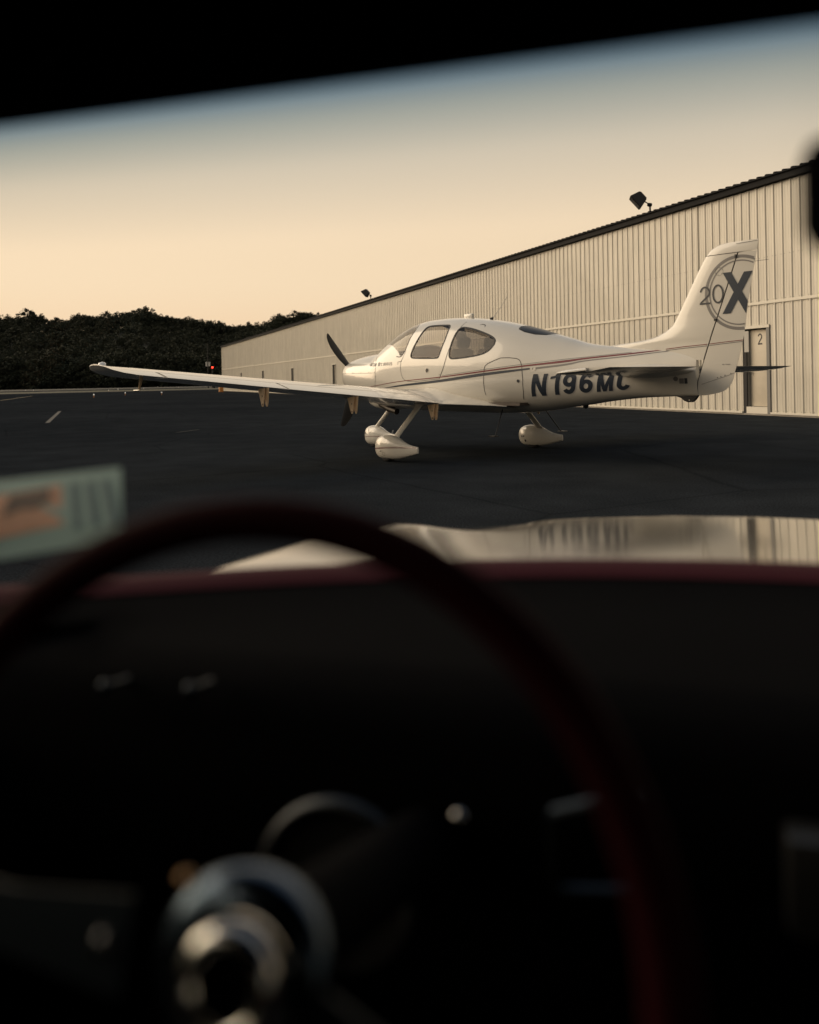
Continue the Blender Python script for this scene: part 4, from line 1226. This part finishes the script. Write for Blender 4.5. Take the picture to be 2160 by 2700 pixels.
for s in (1, -1):
    g, ys_ = pant('wheel_fairing', 2.97 if s > 0 else 2.90, .91, s * 1.5, .035, .335, ac, .113)
    wheel(3.24, s * 1.5, .175, g)
    strut('gear_leg', (3.36, s * 1.00, .79), (3.36, s * 1.47, .33), .13, .12, m_white, ac)
    tyf = (lambda s2, e, s=s, ys_=ys_: (lambda x, z: W(x, s * 1.5 + s * (ys_(x, z) + e), z)))
    for dz in (0, .013):
        pts = [(3.0, .165 + dz * .2), (3.1, .180 + dz * .6), (3.3, .195 + dz), (3.55, .207 + dz), (3.75, .212 + dz), (3.86, .214 + dz * .8)]
        if s > 0: ribbon_fus('fairing_stripe', pts, .0028, m_red, sides=(1,), mapf=tyf, parent=g)
    if s < 0:
        tin = (lambda s2, e, ys_=ys_: (lambda x, z: W(x, -1.5 + (ys_(x, z) + e), z)))
        for x, z, r in ((3.045, .185, .014), (3.09, .188, .014), (3.12, .118, .020), (2.955, .165, .008), (3.02, .10, .006)): disc('fairing_hole', x, z, r, m_black, mapf=tin, parent=g)
    else:
        disc('fairing_hole', 3.20, .15, .012, m_grey, mapf=tyf, parent=g); ribbon_fus('valve_door', arc(3.26, .115, .026, .026, 0, 360, 20), .0014, m_line, sides=(1,), mapf=tyf, parent=g, step=.02)
g, ys_ = pant('nose_wheel_fairing', .70, .82, 0, .035, .33, ac, .115)
wheel(.96, 0, .165, g)
tyf = (lambda s2, e, ys_=ys_: (lambda x, z: W(x, s2 * (ys_(x, z) + e), z)))
ribbon_fus('fairing_stripe', [(.73, .165), (.85, .178), (1.0, .186), (1.2, .19)], .003, m_red, mapf=tyf, parent=g)
disc('fairing_hole', .80, .235, .016, m_black, mapf=tyf, parent=g)
strut('nose_leg', (1.50, 0, .74), (1.0, 0, .34), .12, .10, m_white, ac, .035)
# entry steps, exhaust, chin
for s in (1, -1):
    tube('entry_step_rod', [W(4.40, s * .42, .70), W(4.50, s * .66, .36)], .009, m_dgrey if s < 0 else m_black, ac, 8)
    box('entry_step_pad', 4.45, 4.55, -s * .70 - .05, -s * .70 + .05, .348, .36, m_black if s > 0 else m_grey, ac)
tube('exhaust_pipe', [W(1.35, .16, .74), W(1.60, .18, .66), W(1.80, .19, .62)], [.055, .055, .05], m_exhaust, ac, 14)
bm = bmesh.new(); add_lathe(bm, W(.98, 0, .80), (1, 0, -.10), [(0, 0), (.16, .04), (.22, .22), (.22, .55), (.15, .8), (.02, .95)], 24)
for v in bm.verts: v.co.z = .76 + (v.co.z - .76) * .55
bm_obj('cowl_outlet', bm, m_white, ac, smooth=True)
# intakes
for s in (1, -1):
    bm = bmesh.new(); add_lathe(bm, W(.498, s * .19, 1.24), (1, 0, 0), [(0, -.012), (.075, -.012), (.08, .0)], 20); bm_obj('air_intake', bm, m_black, ac)

# ---------------------------------------------------- propeller
prop_c = Vector(W(.44, 0, 1.225))
bm = bmesh.new(); add_lathe(bm, prop_c, (-1, 0, 0), [(0, -.08), (.155, -.08), (.165, -.03), (.16, .04), (.135, .12), (.09, .19), (.04, .235), (0, .25)], 32)
bm_obj('spinner', bm, m_white, ac, smooth=True, autos=50)
def blade(angle):
    """angle from straight up towards the aeroplane's left"""
    d = Vector(W(0, math.sin(R(angle)), math.cos(R(angle)))); ax = Vector((1, 0, 0)); tdir = ax.cross(d).normalized()
    bm = bmesh.new(); rows = []
    prof_ = [(.10, .035, .030, 40, 0), (.18, .05, .026, 38, 0), (.30, .085, .020, 32, .005), (.45, .10, .015, 26, .006), (.60, .098, .011, 22, .0), (.74, .085, .008, 19, -.014), (.84, .066, .006, 17, -.034), (.90, .046, .005, 16, -.052), (.93, .018, .003, 16, -.066)]
    for r, hw, t, pitch, swp in prof_:
        hw *= .95
        c = prop_c + d * r; a = R(pitch); cd_ = (tdir * math.cos(a) + ax * math.sin(a)); nd_ = d.cross(cd_)
        rows.append([bm.verts.new(c + tdir * swp + cd_ * hw * math.cos(q) + nd_ * t * math.sin(q)) for q in [2 * math.pi * k_ / 12 for k_ in range(12)]])
    for p, q in zip(rows, rows[1:]):
        for i in range(12): bm.faces.new((p[i], p[(i + 1) % 12], q[(i + 1) % 12], q[i]))
    bm.faces.new(rows[0]); bm.faces.new(rows[-1])
    bm_obj('propeller_blade', bm, m_prop, ac, smooth=True, autos=60)
for a in (44, 164, 284): blade(a)

# ---------------------------------------------------- cabin inside
box('cabin_floor', 1.7, 4.8, -.5, .5, .76, .80, m_seat, ac)
box('glareshield', 1.72, 2.32, -.50, .50, 1.36, 1.50, m_tan, ac, bevel=.03)
for y in (.27, -.27):
    for x in (2.95, 3.62):
        st_ = box('seat', x - .05, x + .42, -y - .21, -y + .21, .95, 1.12, m_tan, ac, bevel=.04)
        A = Matrix.Translation((x + .40, -y, 1.10)) @ Matrix.Rotation(R(14), 4, 'Y')
        box('backrest', -.06, .06, -.20, .20, -.05, .48, m_tan, st_, bevel=.045, mtx=A)
        box('headrest', -.045, .045, -.11, .11, .50, .66, m_seat, st_, bevel=.035, mtx=A)
box('cabin_bulkhead', 4.35, 4.37, -.36, .36, .80, 1.50, m_seat, ac)

# =================================================================== CAR ROUND THE CAMERA
# own frame: X to the car's right, Y forwards, Z up; origin on the ground under the camera
car_az = math.atan2(fwd.y, fwd.x) - R(18)      # the car points 18 degrees right of the view
car = empty('car', (CAMPOS.x, CAMPOS.y, 0), car_az - math.pi / 2, label='vintage car with a thin-rimmed steering wheel and dark interior, seen from the driver seat', cat='car')
m_int = mat('black_vinyl', (0.0025, 0.0025, 0.003), 0.9, ior=1.12)
m_head = mat('dark_headlining', (0.004, 0.004, 0.005), 0.95, ior=1.1)
m_maroon = mat('maroon_dash_leather', (0.050, 0.010, 0.015), 0.8, ior=1.2)
m_rimblk = mat('maroon_wheel_leather', (0.022, 0.0010, 0.003), 0.75, ior=1.15)
m_chrome = mat('chrome', (0.42, 0.41, 0.40), 0.16, metal=1.0)
m_dchrome = mat('brushed_spoke', (0.022, 0.028, 0.036), 0.4, metal=1.0)
m_knob = mat('worn_knob_metal', (0.10, 0.10, 0.11), 0.3, metal=1.0)
m_gauge = mat('gauge_face', (0.01, 0.01, 0.01), .4)
m_paint = mat('dark_bonnet_paint', (0.030, 0.032, 0.036), .12, coat=1.0, coat_ior=1.55, ior=1.5, coat_rough=.078)
CX = .15                                        # centre line of the car
def yb(x): return 1.02 - .45 * (x - CX) ** 2     # foot of the windscreen
def yt(x): return .379 - .02 * (x - CX) ** 2      # header
ZT, ZB = 1.2815, .925
# windscreen glass: clear, with a blue shade band along its top edge
def ws_glass():
    m = bpy.data.materials.new('windscreen_glass'); m.use_nodes = True
    n = m.node_tree; n.nodes.clear(); o = n.nodes.new('ShaderNodeOutputMaterial')
    tc = n.nodes.new('ShaderNodeUVMap'); sp = n.nodes.new('ShaderNodeSeparateXYZ'); n.links.new(tc.outputs[0], sp.inputs[0])
    r = n.nodes.new('ShaderNodeValToRGB'); e = r.color_ramp.elements
    e[0].position = 0.0; e[0].color = (.95, .955, .95, 1)
    e[1].position = 1.0; e[1].color = (.004, .05, .20, 1)
    for p, c in SHADE: 
        k_ = r.color_ramp.elements.new(p); k_.color = (*c, 1)
    n.links.new(sp.outputs['Y'], r.inputs[0])
    t = n.nodes.new('ShaderNodeBsdfTransparent'); n.links.new(r.outputs[0], t.inputs[0])
    g = n.nodes.new('ShaderNodeBsdfGlossy'); g.inputs['Roughness'].default_value = 0; g.inputs[0].default_value = (1, 1, 1, 1)
    mx = n.nodes.new('ShaderNodeMixShader'); mx.inputs[0].default_value = .008
    n.links.new(t.outputs[0], mx.inputs[1]); n.links.new(g.outputs[0], mx.inputs[2]); n.links.new(mx.outputs[0], o.inputs[0])
    return m
SHADE = [(.78, (.95, .955, .95)), (.88, (.68, .73, .77)), (.935, (.36, .46, .54)), (.968, (.10, .22, .40))]
V, F, UV = [], [], []
nxs, nys = 40, 16
for i in range(nxs + 1):
    x = CX - .86 + 1.72 * i / nxs; xt = CX + (x - CX) * .92
    for j in range(nys + 1):
        t = j / nys
        V.append((x + (xt - x) * t, yb(x) * (1 - t) + (yt(xt) + .01) * t + .02 * math.sin(math.pi * t), (ZB - .02) * (1 - t) + (ZT + .012) * t + .03 * math.sin(math.pi * t))); UV.append((i / nxs, t))
for i in range(nxs):
    for j in range(nys): F.append((i * (nys + 1) + j, (i + 1) * (nys + 1) + j, (i + 1) * (nys + 1) + j + 1, i * (nys + 1) + j + 1))
glass = mesh_obj('windscreen', V, F, ws_glass(), car, smooth=True)
uvl = glass.data.uv_layers.new(name='UVMap')
for l in glass.data.loops: uvl.data[l.index].uv = UV[l.vertex_index]
# header, roof, pillars
bm = bmesh.new(); rows = []
for i in range(41):
    x = CX - .80 + 1.6 * i / 40
    rows.append([bm.verts.new((x, yt(x) + a, z)) for a, z in ((.030, ZT + .022), (.012, ZT - .006), (-.012, ZT - .007), (-.05, ZT + .004), (-.05, ZT + .05), (.02, ZT + .05))])
for a, b in zip(rows, rows[1:]):
    for j in range(6): bm.faces.new((a[j], a[(j + 1) % 6], b[(j + 1) % 6], b[j]))
bm.faces.new(rows[0]); bm.faces.new(rows[-1])
bm_obj('header_rail', bm, m_head, car, smooth=True, autos=50)
bm = bmesh.new(); rows = []
for i in range(21):
    x = CX - .80 + 1.6 * i / 20; dz = .05 * (1 - ((x - CX) / .8) ** 2)
    rows.append([bm.verts.new((x, y, ZT + z + dz)) for y, z in ((yt(x) - .04, .02), (0.0, .035), (-.6, .04), (-1.2, -.02), (-1.2, .01), (-.6, .07), (0, .07), (yt(x) + .02, .055))])
for a, b in zip(rows, rows[1:]):
    for j in range(8): bm.faces.new((a[j], a[(j + 1) % 8], b[(j + 1) % 8], b[j]))
bm.faces.new(rows[0]); bm.faces.new(rows[-1])
bm_obj('roof', bm, m_head, car, smooth=True, autos=50)
for s in (-1, 1):
    x0, x1 = CX + s * .86, CX + s * .79
    tube('windscreen_pillar', [(x0, yb(CX + .86) + .0, .86), (x1, yt(x1) + .02, ZT + .02)], .028, m_head, car, 10)
    tube('rear_pillar', [(CX + s * .83, -1.15, .82), (CX + s * .79, -1.15, ZT)], .09, m_head, car, 10)
    d = box('car_door', min(x0, x0 + s * .06), max(x0, x0 + s * .06), -1.2, 1.02, .22, .855, m_int, car, bevel=.01)
    box('armrest', *(sorted((x0 - s * .07, x0))), -.35, .25, .60, .66, m_maroon, d, bevel=.015)
    g_ = box('side_glass', *(sorted((x0 - s * .02, x0 - s * .016))), -1.1, .38, .86, 1.27, glass_mat('side_glass', (.8, .82, .8)), car)
    box('door_cap', *(sorted((x0 - s * .03, x0 + s * .03))), -1.2, .70, .86, .875, m_chrome if False else m_int, car)
box('floor_pan', CX - .86, CX + .86, -1.4, 1.3, .20, .24, m_int, car)
box('rear_bulkhead', CX - .86, CX + .86, -1.40, -1.22, .20, ZT + .02, m_int, car)
box('firewall', CX - .86, CX + .86, 1.0, 1.03, .24, .80, m_int, car)
for sx_ in (-.22, .52):
    st_ = box('car_seat', sx_ - .25, sx_ + .25, -.95, -.45, .36, .52, m_int, car, bevel=.05)
    box('backrest', -.24, .24, -.07, .07, 0, .55, m_int, st_, bevel=.05, mtx=Matrix.Translation((sx_, -1.02, .48)) @ Matrix.Rotation(R(-12), 4, 'X'))
# dashboard: maroon top edge under the glass, black pad and instrument panel
bm = bmesh.new(); rows = []
pf = [(-.01, .925, 0), (-.035, .936, 0), (-.085, .934, 0)]
def dash_rows(pf_):
    rows = []
    for i in range(41):
        x = CX - .84 + 1.68 * i / 40; y0 = yb(x)
        rows.append([bm.verts.new((x, (y0 + dy) if dy > -.2 else (.60 + (dy + .3) + .10 * (y0 - .7)), z)) for dy, z, _ in pf_])
    for a, b in zip(rows, rows[1:]):
        for j in range(len(pf_) - 1): bm.faces.new((a[j], a[j + 1], b[j + 1], b[j]))
dash_rows([(.02, .85, 0), (.0, .915, 0), (-.01, .930, 0), (-.04, .937, 0), (-.075, .935, 0), (-.09, .928, 0)])
dash = bm_obj('dashboard', bm, m_maroon, car, smooth=True, autos=60)
bm = bmesh.new(); dash_rows([(-.088, .927, 0), (-.14, .915, 0), (-.25, .905, 0), (-.30, .895, 0), (-.32, .87, 0), (-.31, .80, 0), (-.27, .70, 0), (-.22, .60, 0)])
bm_obj('dash_pad', bm, m_int, dash, smooth=True, autos=60)
# instruments and switches
pn = Vector((0, -1, .12)).normalized()
def bezel(name, x, z, r, t, m, y=.585, face=True):
    bm = bmesh.new(); add_torus(bm, (x, y, z), pn, (1, 0, 0), r, t, 40, 10, R(-15), R(195))
    o = bm_obj(name, bm, m, dash, smooth=True)
    if face:
        bm = bmesh.new(); add_lathe(bm, (x, y + .004, z), pn, [(r, -.01), (r, 0), (0, 0)], 36); bm_obj('gauge_face', bm, m_gauge, o)
for x, z, r, mm in ((-.242, .778, .056, mat('bezel_metal', (.065, .07, .075), .4, metal=1.0)),): bezel('gauge', x, z, r, .006, mm, .560)
for x, z, mm in ((-.158, .829, m_chrome), (-.447, .892, m_dchrome), (-.369, .897, m_dchrome), (.12, .82, m_dchrome), (.2, .82, m_dchrome)):
    bm = bmesh.new(); add_lathe(bm, (x, .59, z), pn, [(.003, -.02), (.003, .004), (.005, .007), (.006, .011), (.004, .014), (0, .0145)], 20)
    bm_obj('switch_knob', bm, mm, dash, smooth=True, autos=50)
bm = bmesh.new()
for a, b in (((-.092, .846), (-.092, .795)), ((-.092, .795), (-.036, .803)), ((-.036, .803), (-.034, .868)), ((-.034, .868), (-.092, .846))):
    add_tube(bm, [(a[0], .572, a[1]), (b[0], .572, b[1])], .0042, 8)
bm_obj('vent_frame', bm, mat('frame_metal', (.05,.06,.07), .35, metal=1.0), dash)
box('radio', .05, .26, .570, .60, .79, .85, m_gauge, dash, bevel=.004)
# steering wheel
C = Vector((-.207, .336, .882)); tau = .30; yaw_ = .02
nrm = Vector((math.sin(yaw_) * math.cos(tau), -math.cos(yaw_) * math.cos(tau), math.sin(tau)))
e1 = Vector((math.cos(yaw_), math.sin(yaw_), 0)); e2 = nrm.cross(e1)
if e2.z < 0: e2 = -e2
bm = bmesh.new(); add_torus(bm, C - e2 * .002 + e1 * .004, nrm, e1, .1925, .0118, 128, 18)
rimo = bm_obj('steering_wheel', bm, m_rimblk, car, smooth=True)
m_spk = m_dchrome
for a in (180, -20, 270):
    d = e1 * math.cos(R(a)) + e2 * math.sin(R(a)); p = nrm.cross(d)
    bm = bmesh.new(); vs = []
    for r, hw in ((.035, .020), (.10, .0135), (.182, .016)):
        for q, t in ((-1, -.0015), (1, -.0015), (1, .0015), (-1, .0015)): vs.append(bm.verts.new(C + d * r + p * hw * q + nrm * (t + .012 * (1 - r / .19))))
    for i in (0, 4):
        for j in range(4): bm.faces.new((vs[i + j], vs[i + (j + 1) % 4], vs[i + 4 + (j + 1) % 4], vs[i + 4 + j]))
    bm.faces.new(vs[:4]); bm.faces.new(vs[-4:])
    bm_obj('spoke', bm, m_spk, rimo)
    for r in ((.045,) if a == 180 else (.045, .080)):
        bm = bmesh.new(); add_lathe(bm, C + d * r + nrm * .009, nrm, [(.006, 0), (.0055, .004), (.003, .006), (0, .0065)], 16)
        bm_obj('rivet', bm, m_knob, rimo, smooth=True)
C0 = C; C = C + e1 * .020 - e2 * .003
bm = bmesh.new(); add_lathe(bm, C, nrm, [(.040, -.004), (.041, .008), (.037, .013), (.032, .014), (.029, .010), (.026, .010)], 64); bm_obj('hub_bezel', bm, mat('dull_blue_chrome', (.09, .12, .16), .2, metal=1.0), rimo, smooth=True, autos=60)
HC = C
bm = bmesh.new(); add_lathe(bm, HC + nrm * .012, nrm, [(.0235, 0), (.0230, .006), (.0218, .011), (.0190, .014), (.0155, .0135), (.0137, .010), (.0131, .005)], 56); bm_obj('horn_ring', bm, mat('bright_chrome', (.75, .73, .70), .14, metal=1.0), rimo, smooth=True)
bm = bmesh.new(); add_lathe(bm, HC + nrm * .013, nrm, [(.0132, .0), (.0128, .003), (.008, .001), (0, .0)], 40); bm_obj('horn_button', bm, m_int, rimo, smooth=True)
for a in (132,):
    d = e1 * math.cos(R(a)) + e2 * math.sin(R(a))
    bm = bmesh.new(); add_lathe(bm, C + d * .044 + nrm * .010, nrm, [(.0032, 0), (.003, .003), (0, .0038)], 12); bm_obj('hub_bolt', bm, mat('brass_bolt', (.45, .28, .16), .3, metal=1.0), rimo, smooth=True)
tube('steering_column', [C - nrm * .01, C - nrm * .30], .024, m_int, car, 16)
# rear-view mirror
mir = box('rear_view_mirror', .047, .30, .405, .435, 1.185, 1.237, m_int, car, bevel=.012)
box('mirror_glass', .062, .293, .4035, .4045, 1.192, 1.230, m_chrome, mir)
tube('mirror_stalk', [(.175, .42, 1.235), (.175, .41, 1.29)], .007, m_int, mir, 8)
# bonnet with raised wings
def bz(x, y):
    t = (y - 1.0) / 1.3
    z = .868 - .092 * np.clip(t, 0, 1) - .012 * ((x - CX) / .5) ** 2
    z -= .30 * np.clip((y - (2.33 - .28 * abs(x - CX) ** 1.8)) / .35, 0, 2) ** 1.5
    for cxw in (CX - .80, CX + .80):
        cr = np.interp(y, [.9, 1.14, 1.45, 1.89, 2.1, 2.3, 2.6], [.875, .866, .848, .806, .76, .66, .45])
        g = np.exp(-((x - cxw) / .155) ** 2)
        z = z * (1 - g) + cr * g if cr > z - .02 or True else z
        if abs(x - CX) > .80 and (x - cxw) * (cxw - CX) > 0:
            z = cr - 1.6 * (abs(x - cxw)) ** 1.6 * 1.5
    return float(z)
V, F = [], []
bx = np.linspace(CX - .98, CX + .98, 120); by = np.linspace(.0, 1.0, 70)
for x in bx:
    y0 = yb(x) - .01 if abs(x - CX) < .86 else .72
    for t in by:
        y = y0 + (2.62 - y0) * t; V.append((x, y, bz(x, y)))
nb_ = len(by)
for i in range(len(bx) - 1):
    for j in range(nb_ - 1): F.append((i * nb_ + j, (i + 1) * nb_ + j, (i + 1) * nb_ + j + 1, i * nb_ + j + 1))
bon = mesh_obj('bonnet', V, F, m_paint, car, smooth=True, fix=True)
# scuttle vent below the glass, wiper
V = []; F = []
for i in range(41):
    x = CX - .45 + 1.15 * i / 40; k_ = min(1, max(0, (x - (CX - .45)) / .5)); k_ = k_ * k_ * (3 - 2 * k_)
    ya = yb(x)
    for dy, dz in ((.015, -.012), (.05, .0), (.12, .004), (.20, -.012), (.26, -.06)):
        V.append((x, ya + dy, bz(x, ya + dy) + .004 + (.036 + dz) * k_))
for i in range(40):
    for j in range(4): F.append((5 * i + j, 5 * i + 5 + j, 5 * i + 6 + j, 5 * i + 1 + j))
mesh_obj('scuttle_panel', V, F, mat('scuttle_plastic', (.012, .016, .02), .5), car, smooth=True, fix=True)
# front, sides, wheels so that the car stands on the ground from any side
box('front_bumper', CX - .85, CX + .85, 2.55, 2.68, .30, .52, m_chrome, car, bevel=.03)
box('front_body', CX - .90, CX + .90, 1.1, 2.58, .28, .50, m_paint, car, bevel=.04)
for s in (-1, 1):
    box('body_side', *(sorted((CX + s * .93, CX + s * .97))), -1.6, 2.5, .28, .62, m_paint, car, bevel=.01)
    bm = bmesh.new(); add_lathe(bm, (CX + s * .72, 2.56, .48), (0, 1, -.1), [(0, .05), (.06, .045), (.09, .02), (.10, 0), (.10, -.05)], 24); bm_obj('headlamp', bm, m_chrome, car, smooth=True)
    for y in (1.75, -1.35):
        bm = bmesh.new(); add_lathe(bm, (CX + s * .80, y, .31), (1, 0, 0), [(0, -.09), (.19, -.09), (.29, -.10), (.31, -.06), (.31, .06), (.29, .10), (.19, .09), (0, .09)], 32); bm_obj('car_wheel', bm, m_rubber, car, smooth=True, autos=50)
box('rear_body', CX - .95, CX + .95, -2.1, -1.41, .28, .86, m_paint, car, bevel=.06)

# printed card stuck to the lower left of the windscreen
m_teal = mat('teal_card', (0.27, 0.42, 0.385), .6)
m_tealdk = mat('dark_teal_print', (0.07, 0.15, 0.17), .6)
m_opic = mat('orange_picture', (0.60, 0.33, 0.21), .6, var=.25, vscale=14)
m_picdk = mat('brown_picture', (0.12, 0.08, 0.06), .6)
K = .60 / .72
card = empty('permit_card', (CAMPOS.x, CAMPOS.y, 0), car_az - math.pi / 2, label='teal striped card with an orange picture in the lower left of the windscreen', cat='card')
TL, TR, BR, BL = [Vector((p[0] * K, p[1] * K, 1.133 + (p[2] - 1.133) * K)) for p in ((-.70, .72, 1.034), (-.532, .72, 1.052), (-.505, .72, .990), (-.71, .72, .952))]
def cardp(u, v, e):   # u right, v down; leans back on the glass
    p = (TL * (1 - u) + TR * u) * (1 - v) + (BL * (1 - u) + BR * u) * v
    return (p.x, p.y - .03 * v - e, p.z)
def card_poly(name, pts, e, m, parent, th_=.0006):
    bm = bmesh.new(); a = [bm.verts.new(cardp(u, v, e)) for u, v in pts]; b = [bm.verts.new(cardp(u, v, e - th_)) for u, v in pts]
    bm.faces.new(a); bm.faces.new(b); n = len(pts)
    for i in range(n): bm.faces.new((a[i], a[(i + 1) % n], b[(i + 1) % n], b[i]))
    return bm_obj(name, bm, m, parent)
card_poly('card_sheet', [(0, 0), (1, 0), (1, 1), (0, 1)], 0, m_teal, card)
card_poly('picture', [(0, .20), (.60, .14), (.66, .68), (0, .76)], .0012, m_opic, card)
card_poly('picture_shade', [(.25, .20), (.52, .17), (.55, .30), (.46, .42), (.36, .40), (.25, .46)], .0020, m_picdk, card)
for k_ in (.66, .765, .87):
    card_poly('printed_stripe', [(k_, .14), (k_ + .05, .14), (k_ + .12, .78), (k_ + .07, .78)], .0012, m_tealdk, card)
